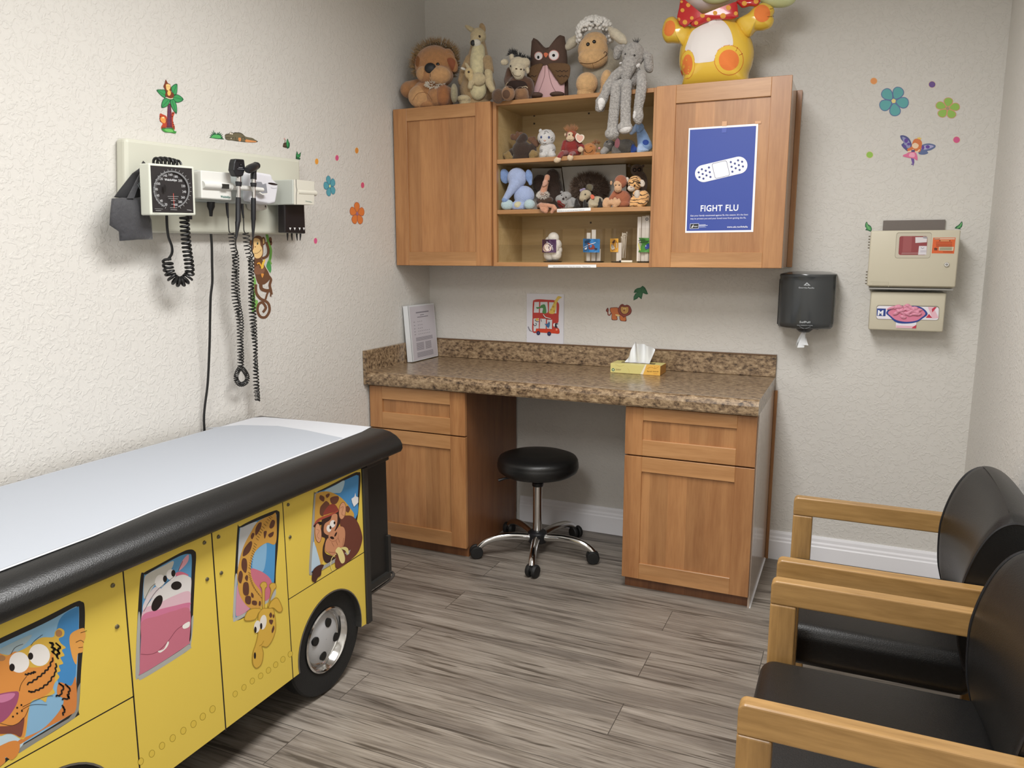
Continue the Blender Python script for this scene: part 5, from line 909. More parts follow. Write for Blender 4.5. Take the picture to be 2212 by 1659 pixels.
obj('tongue_stick', mb, mat('packet_white', ''), r); obj('packet_print', MB().lathe([(.004, 0), (.0065, 0)], (px+.006, -.2458, ZJ+.19), Matrix.Rotation(PI/2, 3, 'X'), 20, False), mat('ink', ''), r)
p = at(1160+1520/8.508, 480+755/8.508, 'y', -.29); q_ = at(1160+1745/8.508, 480+735/8.508, 'y', -.29); r = thing('marker_pen', (p.x, -.29, ZJ), 'white marker pen with a dark cap lying in front of the jars', 'pen')
obj('barrel', MB().tube([(p.x+.006, -.288, ZJ+.0055), (q_.x, -.285, ZJ+.0055)], .005, 14), mat('pen_white', 'e6dfcf', .4), r, True, 50); obj('cap', MB().tube([(p.x-.002, -.288, ZJ+.0055), (p.x+.007, -.288, ZJ+.0055)], .0053, 14), bl, r, True, 50)
# ================================================================== plush toys
def fur(name, col, var=.12, bump=.5, bs=260, vs=60):
    return mat('plush_'+name, col, .95, sheen=.35, bump=bump, bscale=bs, var=var, vscale=vs)
class Plush:
    def __init__(s, name, label, cat, Y, zf, T, anchor, group=None, edge=-.32, vox=.0035):
        s.T, s.Y, s.zf, s.edge, s.vox = T, Y, zf, edge, vox; p = s.P(anchor[0], anchor[1], 0)[0]
        s.r = thing(name, (p.x, p.y, zf), label, cat, group); s.b = []
    def P(s, x, y, d):
        px, py = s.T[0]+x/s.T[2], s.T[1]+y/s.T[2]; p = at(px, py, 'y', s.Y); D = (p-CAM).dot(FWD); u = D/(FPX*s.T[2]); rd = ray(px, py).normalized()
        return p - rd*d*u, u
    def part(s, name, blobs, m, vox=None, disp=0, clamp=True, smooth=4, parent=None):
        bm = bmesh.new(); first = True
        for B in blobs:
            if B[0] == 'e':
                _, x, y, d, rx, ry, rz = B[:7]; a = -math.radians(B[7]) if len(B) > 7 else 0
                L = [(x, y, d, rx, ry, rz, a)]
            elif B[0] == 'c':
                L = []; pts = B[1]
                for (x0, y0, d0, r0), (x1, y1, d1, r1) in zip(pts, pts[1:]):
                    n = max(2, int(math.dist((x0, y0, d0), (x1, y1, d1))/(.45*min(r0, r1))))
                    for k in range(n+1):
                        t = k/n; q = r0+(r1-r0)*t; L.append((x0+(x1-x0)*t, y0+(y1-y0)*t, d0+(d1-d0)*t, q, q, q, 0))
            else:                                          # 'b': hidden seat on the shelf: x, halfwidth, depth half, d
                _, x, hw, hd, d = B; P, u = s.P(x, 0, d); P.z = s.zf+.018
                g = bmesh.ops.create_icosphere(bm, subdivisions=3, radius=1)
                for v in g['verts']: v.co = P + RGT*v.co.x*hw*u + FH*v.co.y*hd*u + Vector((0, 0, v.co.z*.03))
                continue
            for (x, y, d, rx, ry, rz, a) in L:
                P, u = s.P(x, y, d); g = bmesh.ops.create_icosphere(bm, subdivisions=3 if rx > 30 else 2, radius=1)
                for v in g['verts']:
                    X, Z = v.co.x*rx*u, v.co.z*ry*u; v.co = P + RGT*(X*math.cos(a)-Z*math.sin(a)) + Vector((0, 0, X*math.sin(a)+Z*math.cos(a))) + FH*v.co.y*rz*u
        if clamp:
            for v in bm.verts:
                if v.co.y > s.edge-.004 and v.co.z < s.zf+.001: v.co.z = s.zf+.001
        for v in bm.verts:
            if v.co.y > -.016: v.co.y = -.016
            if v.co.x < .006: v.co.x = .006
            if s.zf < 2: v.co.x = min(max(v.co.x, .5525), 1.2835) if v.co.y > -.318 else v.co.x
            if s.zf < 1.7 and v.co.y > -.32: v.co.z = min(v.co.z, 1.826)
        me = bpy.data.meshes.new(name); bm.to_mesh(me); bm.free(); o = bpy.data.objects.new(name, me); COL.objects.link(o)
        mm = o.modifiers.new('r', 'REMESH'); mm.mode = 'VOXEL'; mm.voxel_size = vox or s.vox; mm.use_smooth_shade = True
        if smooth: sm = o.modifiers.new('s', 'SMOOTH'); sm.iterations = smooth; sm.factor = .5
        if disp:
            tx_ = bpy.data.textures.get('fuzz') or bpy.data.textures.new('fuzz', 'CLOUDS'); tx_.noise_scale = .008
            dm = o.modifiers.new('d', 'DISPLACE'); dm.texture = tx_; dm.strength = disp; dm.mid_level = .5
        dg = bpy.context.evaluated_depsgraph_get(); dg.update(); nm = bpy.data.meshes.new_from_object(o.evaluated_get(dg)); o.modifiers.clear(); o.data = nm; nm.name = name
        nm.materials.clear(); nm.materials.append(m); nm.polygons.foreach_set('use_smooth', [True]*len(nm.polygons))
        s.b.append(BVHTree.FromPolygons([v.co.copy() for v in nm.vertices], [p.vertices[:] for p in nm.polygons]))
        par = parent or s.r; o.parent = par; o.location = -wpos(par); return o
    def hit(s, x, y):
        px, py = s.T[0]+x/s.T[2], s.T[1]+y/s.T[2]; d = ray(px, py).normalized(); best = None
        for b in s.b:
            h = b.ray_cast(CAM, d)
            if h[0] is not None and (best is None or h[3] < best[2]): best = (h[0], h[1], h[3])
        if best is None: p = s.P(x, y, 0)[0]; return p, -d, (p-CAM).length
        return best
    def ball(s, name, x, y, rx, ry, m, depth=.6, sink=0, rot=0):
        p, n, _ = s.hit(x, y); u = (p-CAM).dot(FWD)/(FPX*s.T[2]); a = -math.radians(rot)
        M = Matrix((RGT*math.cos(a)+Vector((0,0,1))*math.sin(a), FH, Vector((0,0,1))*math.cos(a)-RGT*math.sin(a))).transposed()
        return obj(name, MB().ell(p + FH*sink*u, (rx*u, rx*u*depth, ry*u), M, 3), m, s.r, True)
    def draw(s, name, layers, eps=.0004, cut=6, par=None, T=None):
        mb = MB(); mats = []; idx = {}
        for k, L in enumerate(layers):
            for c, poly in shapes([L], s.T):
                if c not in idx: idx[c] = len(mats); mats.append(mat('felt_'+c, c, .85))
                b2 = bmesh.new(); f = b2.faces.new([b2.verts.new((q.x, q.y, 0)) for q in poly]); bmesh.ops.triangulate(b2, faces=[f])
                for _ in range(4):
                    es = [e for e in b2.edges if e.calc_length()*s.T[2] > cut*s.T[2]/3.7]
                    if not es: break
                    bmesh.ops.subdivide_edges(b2, edges=es, cuts=1); bmesh.ops.triangulate(b2, faces=b2.faces[:])
                mb.mi = idx[c]; cache = {}
                for v in b2.verts:
                    p, n, _ = s.hit((v.co.x-s.T[0])*s.T[2], (v.co.y-s.T[1])*s.T[2]); cache[v.index] = p
                b2.verts.index_update(); vs = [v for v in b2.verts]; cache = {}
                for v in vs:
                    p, n, _ = s.hit((v.co.x-s.T[0])*s.T[2], (v.co.y-s.T[1])*s.T[2]); d = (CAM-p).normalized(); cache[v.index] = mb.bm.verts.new(p+d*(eps*(k+1)+.0003))
                for f in b2.faces: mb.bm.faces.new([cache[v.index] for v in f.verts]).material_index = idx[c]
                b2.free()
        return obj(name, mb, mats, par or s.r, True, 80)
    def tufts(s, name, els, n, ln, w, m, cone=None, jit=.5, up=0, seed=1, curl=False):
        """els: ellipsoids (x,y,d,rx,ry,rz); hair grows from their surface"""
        R = random.Random(seed); mb = MB()
        for (x, y, d, rx, ry, rz) in els:
            P, u = s.P(x, y, d)
            for _ in range(n):
                q = Vector((R.gauss(0, 1), R.gauss(0, 1), R.gauss(0, 1))).normalized()
                if cone and not cone(q): continue
                o = P + RGT*q.x*rx*u + FH*q.y*rz*u + Vector((0,0,q.z*ry*u)); dr = (RGT*q.x + FH*q.y + Vector((0,0,q.z+up)) + Vector((R.uniform(-1,1), R.uniform(-1,1), R.uniform(-1,1)))*jit).normalized()
                l = ln*u*R.uniform(.6, 1.15)
                if o.y > -.02 : continue
                if o.z < s.zf+.002 and o.y > s.edge: continue
                if curl: mb.ell(o+dr*l*.3, (l*.5, l*.5, l*.5), None, 2); continue
                t = o+dr*l; mid = o.lerp(t, .5)+Vector((0,0,-.06*l)); a = dr.orthogonal().normalized()*w*u; b = dr.cross(a)
                if t.y > -.004: t.y = -.004
                if t.z < s.zf and t.y > s.edge: t.z = s.zf+.001
                v0 = [mb.bm.verts.new(o+a), mb.bm.verts.new(o-.5*a+.86*b), mb.bm.verts.new(o-.5*a-.86*b)]; v1 = [mb.bm.verts.new(mid+.7*a), mb.bm.verts.new(mid-.35*a+.6*b), mb.bm.verts.new(mid-.35*a-.6*b)]; tip = mb.bm.verts.new(t)
                for k in range(3): mb.bm.faces.new((v0[k], v0[(k+1)%3], v1[(k+1)%3], v1[k])); mb.bm.faces.new((v1[k], v1[(k+1)%3], tip))
        return obj(name, mb, m, s.r, True, 80)
S1, S2 = (840, 0, 3.6867), (1040, 180, 5.53)
eyeb = mat('glass_eye_black', '100c0a', .12); eyebr = mat('glass_eye_brown', '2e160a', .12); nosek = mat('nose_black', '1d1d20', .55)
TOP, SH1, SH2 = ZT, 1.848, 1.62
GT = 'plush toys on top of the wall cabinets'
# 1 lion -------------------------------------------------------------
f = fur('lion', 'ac7b4f'); fl = fur('lion_pale', 'c29566'); fd = fur('lion_dark', '9c663d')
p = Plush('plush_lion', 'brown plush lion with a big dark nose, leftmost on the cabinet top', 'plush toy', -.255, TOP, S1, (340, 700), GT, -.34)
p.part('body', [('e',340,740,20,150,110,100),('b',330,150,120,0),('e',170,715,30,80,68,60),('c',[(200,700,30,60),(280,680,0,60)]),('e',415,770,40,120,90,90)], f)
p.part('head', [('e',365,520,10,160,150,120),('e',370,600,40,145,95,120),('e',470,480,-20,60,90,60)], f)
p.part('ear', [('e',225,480,0,46,72,30,12)], f); p.part('ear', [('e',500,500,10,44,80,34,-25)], f)
p.part('muzzle', [('e',295,588,105,78,64,70),('e',405,600,105,90,70,70)], fl)
p.part('foot', [('e',262,770,95,108,92,60)], fl); p.part('foot', [('e',432,760,80,62,85,60)], fd); p.part('foot', [('e',520,745,80,30,78,60)], fur('sole', 'a39a7c'))
p.ball('nose', 330, 543, 46, 41, nosek, .6); p.ball('eye', 390, 513, 14, 14, eyeb)
p.tufts('mane', [(365,500,-20,172,152,90),(390,440,0,140,100,70),(365,520,-50,165,150,60)], 1100, 52, 2.6, fur('mane', 'a08258'), lambda q: q.y > -.35 and q.z > -.55, .5, .3)
p.tufts('chest_fluff', [(365,672,125,66,22,26)], 320, 24, 3, fur('fluff', 'e6dfd0'), lambda q: q.y < .3, .6)
p.draw('ear_lining', [('8a5a34','s',[(205,470),(222,440),(245,470),(235,530),(215,520)]),('8a4f34','s',[(465,470),(500,460),(530,490),(520,540),(505,560),(475,510)])])
p.draw('stitching', [('6a4424','l',4,[(330,586),(330,612)]),('7a5230','l',3,[(190,800),(230,745),(300,740),(345,800)])])
# 2 kangaroo ---------------------------------------------------------
f = fur('kangaroo', 'ab906a'); fl = fur('kangaroo_pale', 'c9b892'); fc = fur('kangaroo_cream', 'd8cda4')
p = Plush('plush_kangaroo', 'tall tan plush kangaroo with a joey in its pouch, on the cabinet top', 'plush toy', -.20, TOP, S1, (700, 650), GT, -.34)
p.part('body', [('c',[(715,360,-10,58),(710,470,-10,88),(705,600,0,115),(690,720,0,130)]),('b',690,120,100,0),('e',790,700,-30,62,100,60)], f)
p.part('head', [('e',712,290,10,64,66,60),('c',[(700,315,40,48),(680,338,60,36)])], fl)
p.part('ear', [('c',[(615,208,10,12),(640,225,10,20),(672,245,10,22)])], fl); p.part('ear', [('e',745,225,5,27,44,16,-15)], f)
p.part('chest', [('c',[(712,395,45,52),(708,470,68,62),(703,560,90,60),(703,600,95,50)])], fc)
p.part('muzzle', [('e',698,343,88,36,30,26)], fur('white', 'dcd8cc')); p.ball('nose', 669, 342, 19, 23, nosek, .6)
p.ball('eye', 722, 291, 10, 10, eyebr)
p.part('arm', [('c',[(640,470,60,34),(600,560,70,34),(580,640,80,32),(585,660,80,30)])], f); p.part('arm', [('c',[(785,480,60,40),(800,560,80,38)])], f)
p.part('forearm', [('c',[(793,580,95,34),(800,660,105,32),(825,715,115,26)])], fl)
p.part('pouch', [('e',710,690,95,72,105,50)], fc)
p.part('foot', [('e',600,790,110,62,32,60),('b',600,50,50,110)], fl)
p.part('joey_head', [('e',640,585,170,36,46,32,-10),('c',[(655,610,175,28),(650,640,180,18)])], fur('joey', 'd0b888')); p.part('joey_ear', [('c',[(612,505,165,9),(628,530,165,14),(640,556,165,16)])], fl); p.part('joey_ear', [('e',592,548,160,26,12,10,20)], fur('white', '')); p.part('joey_body', [('e',715,630,150,56,52,36),('c',[(655,655,175,22),(648,690,180,22)])], fl)
p.ball('joey_eye', 636, 573, 9, 9, eyebr)
# 3 giraffe ------------------------------------------------------------
f = fur('giraffe_brown', '5a3d2b'); fl = fur('giraffe_cream', 'd2c5aa'); fh = fur('hoof', '96704f')
p = Plush('plush_giraffe', 'seated plush giraffe with a cream face, dark brown patches and brown hooves', 'plush toy', -.24, TOP, S1, (1020, 700), GT, -.34)
p.part('body', [('e',1045,690,0,110,90,80),('c',[(960,560,-10,26),(960,640,0,45),(1000,690,0,70)]),('b',1050,95,80,0),('e',1110,700,-10,50,80,60)], f)
p.part('head', [('e',1030,525,30,72,70,60),('c',[(1030,560,60,58),(1035,590,75,46)]),('c',[(985,470,30,22),(978,450,30,22)]),('e',1085,500,10,40,40,40)], fl)
p.part('ear', [('e',922,495,10,34,26,14)], fl); p.part('ear', [('e',1105,560,10,18,30,14)], fl)
p.tufts('mane', [(985,430,10,20,14,14),(1040,462,0,30,14,14),(1085,478,0,34,12,14)], 120, 40, 3.5, fur('mane_black', '1e1c1e'), lambda q: q.z > -.2, .6, .4, 3)
p.part('haunch', [('e',1055,745,90,58,52,60),('b',1060,60,50,80)], fh)
p.part('hoof', [('e',950,745,205,54,56,46)], fh, clamp=False); p.part('hoof', [('e',870,765,215,50,56,46)], fur('hoof_dark', '5d4430'), clamp=False)
p.draw('hoof_sole', [('5a4130','e',(935,750,30,36))])
p.draw('face', [('5c4a38','l',4,[(985,575),(1000,600),(1035,608),(1050,600)]),('4a3828','e',(1015,548,9,6)),('4a3828','e',(1052,552,9,6))]); p.ball('eye', 972, 526, 8, 9, eyeb); p.ball('eye', 1075, 556, 7, 8, eyeb)
p.draw('patch', [('2e1d17','s',[(940,660),(1000,640),(1080,650),(1100,690),(1040,705),(960,700)]),('c9b79a','l',5,[(925,700),(935,670),(950,655)]),('c9b79a','l',7,[(1060,695),(1090,688),(1105,700)])])
# 4 owl ------------------------------------------------------------------
brn = mat('owl_cloth', '5c473d', .9, bump=.4, bscale=300, var=.12, vscale=400)
p = Plush('plush_owl', 'dark brown cloth owl cushion with round eyes and a pink checked belly', 'plush toy', -.15, TOP, S1, (1280, 650), GT, -.34)
def pf(name, pts, Y, th, m, back=.6, sm=True):
    bm = puffy(pts, 'y', Y, th, S1, back, sm); bm.verts.ensure_lookup_table()
    for v in bm.verts:
        if v.co.z < TOP+.001: v.co.z = TOP+.001
    o = obj(name, bm, m, p.r, True, 80); me = o.data
    p.b.append(BVHTree.FromPolygons([v.co + (wpos(p.r)+o.location) for v in me.vertices], [q.vertices[:] for q in me.polygons])); return o
bm_o = [(1135,800),(1125,640),(1130,480),(1140,330),(1155,303),(1180,315),(1210,355),(1255,385),(1300,375),(1340,320),(1370,280),(1398,290),(1408,350),(1418,450),(1425,600),(1428,800)]
pf('body', bm_o, -.15, .045, brn, 1, False)
gm, gN, gL, gb = nodes('gingham', .9); tc = gN.new('ShaderNodeTexCoord'); ck = gN.new('ShaderNodeTexChecker'); ck.inputs['Scale'].default_value = 330; gL.new(tc.outputs['Object'], ck.inputs['Vector']); ck.inputs['Color1'].default_value = rgb('e7c9ca'); ck.inputs['Color2'].default_value = rgb('c9959c'); gL.new(ck.outputs[0], gb.inputs['Base Color'])
pf('belly', [(1140,800),(1150,700),(1185,600),(1225,515),(1262,505),(1300,560),(1350,640),(1400,660),(1400,800)], -.186, .016, gm, .3, False)
wm = mat('owl_wing', '6d5238', .9, bump=.4, bscale=300, var=.12, vscale=300)
pf('wing', [(1225,510),(1150,520),(1110,560),(1100,640),(1125,690),(1150,715),(1175,650),(1195,590)], -.200, .010, wm, .4)
pf('wing', [(1265,515),(1340,500),(1435,515),(1442,590),(1420,640),(1370,675),(1340,640),(1300,580)], -.204, .010, wm, .4)
p.part('foot', [('e',1175,757,120,52,22,40)], brn); p.part('foot', [('e',1340,750,120,60,20,40)], brn)
p.draw('eyes', [('d9a09a','e',(1192,445,34,34)),('e8e4e4','e',(1192,447,29,30)),('15110f','e',(1190,456,9,13)),('d9a09a','e',(1314,440,42,42)),('e8e4e4','e',(1314,440,36,36)),('15110f','e',(1312,441,12,12)),('e07a58','s',[(1234,425),(1250,419),(1268,428),(1262,445),(1250,458),(1238,445)])])
p.draw('stitching', [('6a4038','l',3,[(1244,520),(1240,600),(1215,680),(1190,740)]),('6a4038','l',3,[(1268,520),(1278,600),(1300,680),(1335,740)])]+[('3c2a1e','L',5,[(x0+16*k, y0+(12 if k % 2 else 0)) for k in range(n)]) for x0, y0, n in ((1330,560,7),(1345,600,6),(1110,600,5),(1115,640,4))])
# 5 sheep ----------------------------------------------------------------
fl = fur('sheep_tan', 'd3aa78'); fw = fur('wool', 'f3f1ed', .03, .5, 120)
p = Plush('plush_sheep', 'large plush sheep with a tan face and white curls, behind the lanky elephant', 'plush toy', -.17, TOP, S1, (1660, 640), GT, -.34)
p.part('body', [('e',1690,540,-60,150,170,90),('e',1700,650,-40,140,120,90),('b',1690,140,100,-40)], fur('sheep_body', 'a9a08e'))
p.part('head', [('e',1625,400,60,120,118,90),('e',1625,460,90,118,82,80),('e',1640,330,30,100,70,80)], fl)
p.part('ear', [('c',[(1500,300,-30,26),(1460,340,-45,42),(1425,375,-45,28)])], fur('ear_cream', 'ddd3bd')); p.part('ear', [('c',[(1760,230,0,20),(1800,270,10,40),(1850,310,20,40),(1880,335,20,22)])], fur('ear_cream', ''))
p.tufts('wool', [(1640,262,15,132,108,70),(1640,300,-10,128,120,60)], 620, 32, 3, fw, lambda q: q.z > -.3 and q.y < .7 and not (q.y < -.55 and q.z < .35), .3, .2, 5, True)
p.part('leg', [('e',1577,665,150,86,84,70),('c',[(1560,740,150,50),(1580,750,150,40)]),('b',1577,70,50,150)], fl); p.part('leg', [('e',1735,650,130,50,90,60),('b',1735,45,50,120)], fl)
p.ball('eye', 1586, 353, 15, 15, eyeb); p.ball('eye', 1635, 333, 15, 15, eyeb)
p.draw('smile', [('5a3a1c','l',5,[(1522,500),(1580,508),(1650,495),(1720,450),(1735,425)]),('5a3a1c','l',5,[(1712,425),(1722,412),(1738,428),(1728,448)]),('8a6a42','l',3,[(1620,500),(1632,545)])])
# 6 elephant -------------------------------------------------------------
fg = fur('elephant_grey', 'a8a39e', .28, .9, 200, 110); fww = fur('pad_white', 'd6d2cf', .05)
p = Plush('plush_elephant', 'lanky grey plush elephant sitting on the shelf edge, long legs dangling over the open shelves', 'plush toy', -.27, TOP, S1, (1920, 620), GT, -.322)
p.part('body', [('e',1925,610,0,90,100,70),('e',1900,660,40,80,50,60),('b',1915,70,70,0)], fg, disp=.004)
p.part('head', [('e',1945,440,40,92,98,80),('c',[(1915,520,90,62),(1895,590,105,44),(1880,640,105,34)])], fg, disp=.004)
p.part('ear', [('c',[(1870,380,30,28),(1825,400,25,36),(1815,450,25,30)])], fg, disp=.003); p.part('ear', [('c',[(2030,420,20,26),(2065,460,20,38),(2070,530,20,38),(2075,550,20,32)])], fg, disp=.003)
p.part('arm', [('c',[(1850,570,100,40),(1800,610,130,40),(1745,690,165,38),(1715,770,170,38),(1690,810,170,44),(1675,860,172,32)])], fg, disp=.004, clamp=False)
p.part('arm', [('c',[(2010,600,110,40),(2015,680,150,42),(2000,780,160,42),(1985,870,160,36),(1985,930,160,44),(1988,960,160,32)])], fg, disp=.004, clamp=False)
p.part('leg', [('c',[(1850,670,120,40),(1810,690,165,42),(1800,820,175,42),(1790,920,175,42),(1780,1030,175,42)]),('e',1778,1065,185,58,48,52)], fg, disp=.004, clamp=False)
p.part('leg', [('c',[(1900,670,120,40),(1892,700,165,42),(1885,850,175,42),(1885,980,175,42)]),('e',1880,1018,185,60,48,52)], fg, disp=.004, clamp=False)
p.draw('pad', [('d9d5d2','s',[(1665,800),(1690,778),(1715,795),(1725,850),(1705,890),(1680,875),(1668,835)])]); p.draw('pad', [('d9d5d2','s',[(1835,1040),(1870,1015),(1925,1010),(1930,1030),(1900,1055),(1850,1060)])]); p.draw('pad', [('d9d5d2','s',[(1942,920),(1955,880),(1965,895),(1960,930),(1948,945)])])
p.part('tusk', [('c',[(1840,505,110,9),(1850,500,110,10)])], fww); p.part('tusk', [('c',[(1982,525,130,16),(1992,515,125,14)])], fww)
p.ball('eye', 1884, 430, 8, 8, eyeb); p.ball('eye', 1956, 440, 8, 8, eyeb); p.tufts('hair_tuft', [(1975,345,40,8,6,8)], 40, 45, 3, fur('mane_black', ''), lambda q: q.z > 0, .3, .8, 7)
# 7 inflatable -------------------------------------------------------------
S6 = (1400, 0, 5.53)
vin = mat('inflatable_yellow', 'eec64a', .18, coat=.5); red = mat('inflatable_red', 'c8282c', .2, coat=.5); whv = mat('inflatable_white', 'e6dedb', .2, coat=.5); ora = mat('inflatable_orange', 'ee8440', .25, coat=.4)
p = Plush('inflatable_toy', 'shiny yellow inflatable animal with a white belly and red spotted scarf, on the right cabinet', 'inflatable toy', -.20, TOP, S6, (820, 700), None, -.34)
def inf(name, pts, Y, th, m, back=1, sm=True):
    bm = puffy(pts, 'y', Y, th, S6, back, sm)
    for v in bm.verts:
        if v.co.z < TOP+.001: v.co.z = TOP+.001
        if v.co.y > -.008: v.co.y = -.008
    o = obj(name, bm, m, p.r, True, 80); me = o.data
    p.b.append(BVHTree.FromPolygons([v.co + (wpos(p.r)+o.location) for v in me.vertices], [q.vertices[:] for q in me.polygons])); return o
inf('body', [(440,1090),(420,930),(375,780),(385,600),(430,440),(520,300),(700,200),(950,160),(1100,260),(1200,400),(1250,520),(1265,640),(1240,780),(1200,900),(1190,1090),(820,1100)], -.19, .105, vin)
inf('arm', [(520,330),(430,310),(360,240),(300,200),(220,230),(175,330),(172,430),(215,510),(300,515),(390,530),(430,560),(500,480)], -.23, .045, vin)
inf('arm', [(1050,260),(1110,210),(1200,160),(1290,70),(1380,35),(1480,75),(1510,130),(1490,190),(1505,240),(1470,320),(1380,360),(1280,370),(1210,440),(1120,400)], -.23, .045, vin)
inf('head', [(440,-60),(470,90),(560,165),(700,165),(850,120),(960,70),(1070,-10),(1160,-150),(1150,-400),(900,-600),(600,-560),(430,-300)], -.20, .10, whv)
inf('brim', [(620,-20),(720,40),(830,48),(930,20),(990,-20),(1060,-200),(820,-320),(560,-160)], -.275, .03, mat('inflatable_green', 'c4c894', .25, coat=.4))
inf('ear_flap', [(1330,0),(1420,70),(1540,92),(1660,78),(1760,10),(1760,-120),(1560,-220),(1380,-120)], -.22, .03, mat('inflatable_green', ''))
inf('scarf', [(390,-40),(460,90),(570,165),(700,160),(860,115),(960,70),(1060,20),(1075,150),(1080,200),(1000,232),(900,235),(780,240),(640,290),(560,325),(510,300),(490,210),(470,290),(430,330),(370,290),(345,200),(370,90)], -.272, .018, red, .5, False)
inf('scarf_knot', [(1050,20),(1130,-10),(1330,0),(1325,40),(1290,75),(1210,75),(1130,95),(1085,60)], -.26, .016, red)
p.draw('belly', [('efe8e4','s',[(440,590),(480,470),(530,370),(640,300),(780,240),(880,240),(960,320),(1005,430),(1010,540),(940,545),(860,580),(805,660),(785,725),(680,745),(560,750),(550,690),(520,620),(470,590)])], cut=20)
ring_ = lambda x, y, a, b, t=0: [('d9662e','e',(x, y, a, b, t)),('eec64a','e',(x, y, a*.965, b*.965, t)),('ee8440','e',(x, y, a*.69, b*.69, t))]
p.draw('foot_print', ring_(965,718,176,182), cut=20); p.draw('foot_print', ring_(470,770,88,176,4), cut=20)
p.draw('paw_print', [('ee8440','e',(255,338,68,96,14))], cut=20); p.draw('paw_print', [('ee8440','e',(1362,160,98,104,0))], cut=20)
[p.draw('scarf_spot', [('eba94a','e',(x, y, a, a))], cut=12) for x, y, a in ((410,122,24),(365,230,20),(440,265,28),(480,60,26),(522,215,22),(575,275,24),(650,185,28),(722,232,24),(800,155,26),(895,190,34),(960,92,30),(1048,160,24),(1150,40,30),(1290,15,30),(400,20,16))]
p.draw('toe_line', [('a8401c','L',6,[(972,535),(976,590)]),('a8401c','L',6,[(1070,565),(1048,612)]),('a8401c','L',6,[(1130,640),(1088,660)]),('8a5a1c','L',6,[(1425,200),(1500,195)]),('8a5a1c','L',5,[(1455,108),(1495,98)])], cut=12)
# ---- toys on the upper open shelf ------------------------------------------
G1_ = 'small plush toys on the upper open shelf'
f = fur('moose', '3d2e26'); ft = fur('moose_tan', '8f774c'); fa = fur('antler', '6b4a35')
p = Plush('plush_moose', 'small dark brown plush moose with lighter antlers, leftmost on the upper open shelf', 'plush toy', -.215, SH1, S2, (480, 800), G1_, -.318, .003)
p.part('body', [('e',485,790,20,120,100,80),('c',[(500,650,0,55),(470,700,20,60)]),('e',370,820,20,45,45,40),('e',600,790,0,60,70,50),('b',490,120,80,0)], f)
p.part('antler', [('e',375,640,20,32,40,22),('e',430,610,20,26,40,20),('e',475,620,20,28,45,20),('e',430,650,15,60,40,22)], fa); p.part('antler', [('e',590,670,10,42,34,22),('e',625,660,10,26,30,20),('e',665,710,5,34,40,22),('c',[(590,680,10,26),(660,740,10,26)])], fa)
p.part('foot', [('e',300,865,70,46,30,34,20),('c',[(340,880,60,26),(360,885,60,24)]),('b',320,45,30,65)], ft); p.part('foot', [('e',600,855,60,36,36,34),('e',650,850,50,36,40,34),('b',620,50,30,55)], ft)
f = fur('tiger_white', 'd6d4d2', .06); p = Plush('plush_white_tiger', 'small white plush tiger cub with blue eyes on the upper open shelf', 'plush toy', -.21, SH1, S2, (790, 780), G1_, -.318, .003)
p.part('body', [('e',790,790,0,100,90,90),('b',790,95,90,0)], f); p.part('head', [('e',775,650,40,108,98,80),('e',765,700,75,55,42,45)], f)
p.part('ear', [('e',708,572,20,26,32,16,-15)], f); p.part('ear', [('e',818,580,20,26,30,16,15)], f); p.part('paw', [('e',738,860,95,48,36,50),('b',738,45,45,90)], f); p.part('paw', [('e',840,860,95,52,36,50),('b',840,48,45,90)], f)
e2 = mat('eye_blue', '3a4a78', .2); p.ball('eye', 715, 642, 13, 15, e2); p.ball('eye', 806, 645, 13, 15, e2); p.ball('nose', 757, 684, 16, 10, mat('nose_pink', 'c9a594', .7))
p.draw('stripes', [('54504e','l',6,q) for q in ([(750,585),(775,570),(800,590)],[(745,605),(770,590)],[(690,680),(705,720)],[(830,660),(850,650)],[(835,680),(855,672)],[(740,715),(757,722),(775,712)],[(700,800),(730,795)],[(700,820),(728,812)],[(850,800),(870,790)])], cut=10)
f = fur('red', '8a2a26'); fm = fur('monkey_cream', 'd9c0a0'); p = Plush('plush_monkey', 'red plush monkey with ginger hair and a heart tag on the upper shelf', 'plush toy', -.235, SH1, S2, (1080, 750), G1_, -.318, .003)
p.part('body', [('e',1080,760,0,92,95,70),('e',1110,830,20,85,40,60),('c',[(1000,710,20,34),(975,790,40,30)]),('c',[(1160,720,20,36),(1200,760,40,34)]),('b',1080,90,60,0)], f)
p.part('head', [('e',1078,625,20,68,66,60),], fur('monkey_red_fur', 'a04a30')); p.part('face', [('e',1068,615,55,46,38,32),('e',1062,662,62,52,36,36)], fm); p.part('ear', [('e',1000,615,20,14,26,12)], fm)
p.part('leg', [('c',[(1010,835,70,36),(960,842,200,34),(925,880,285,26)])], f, clamp=False); p.part('leg', [('c',[(1100,840,70,32),(1075,845,200,30),(1065,868,285,28)])], f, clamp=False)
p.part('foot', [('e',908,915,290,46,34,30,-20)], fm, clamp=False); p.part('foot', [('e',1060,888,290,38,38,30)], fm, clamp=False); p.part('hand', [('e',975,838,110,32,38,26)], fm, clamp=False); p.part('hand', [('e',1185,790,80,36,36,28)], fm)
p.ball('eye', 1050, 614, 8, 8, eyeb); p.ball('eye', 1092, 618, 8, 8, eyeb); p.draw('mouth', [('6a4a3a','l',3,[(1040,670),(1062,676),(1085,670)])], cut=10)
p.tufts('hair', [(1075,578,15,50,22,40)], 420, 74, 3, fur('ginger', 'c98d55'), lambda q: q.z > 0, .3, .9, 9)
pp_, u = p.P(1172, 655, 95); hs = [(1172,710),(1135,680),(1120,640),(1130,608),(1150,595),(1175,615),(1200,610),(1225,625),(1228,655),(1205,690)]
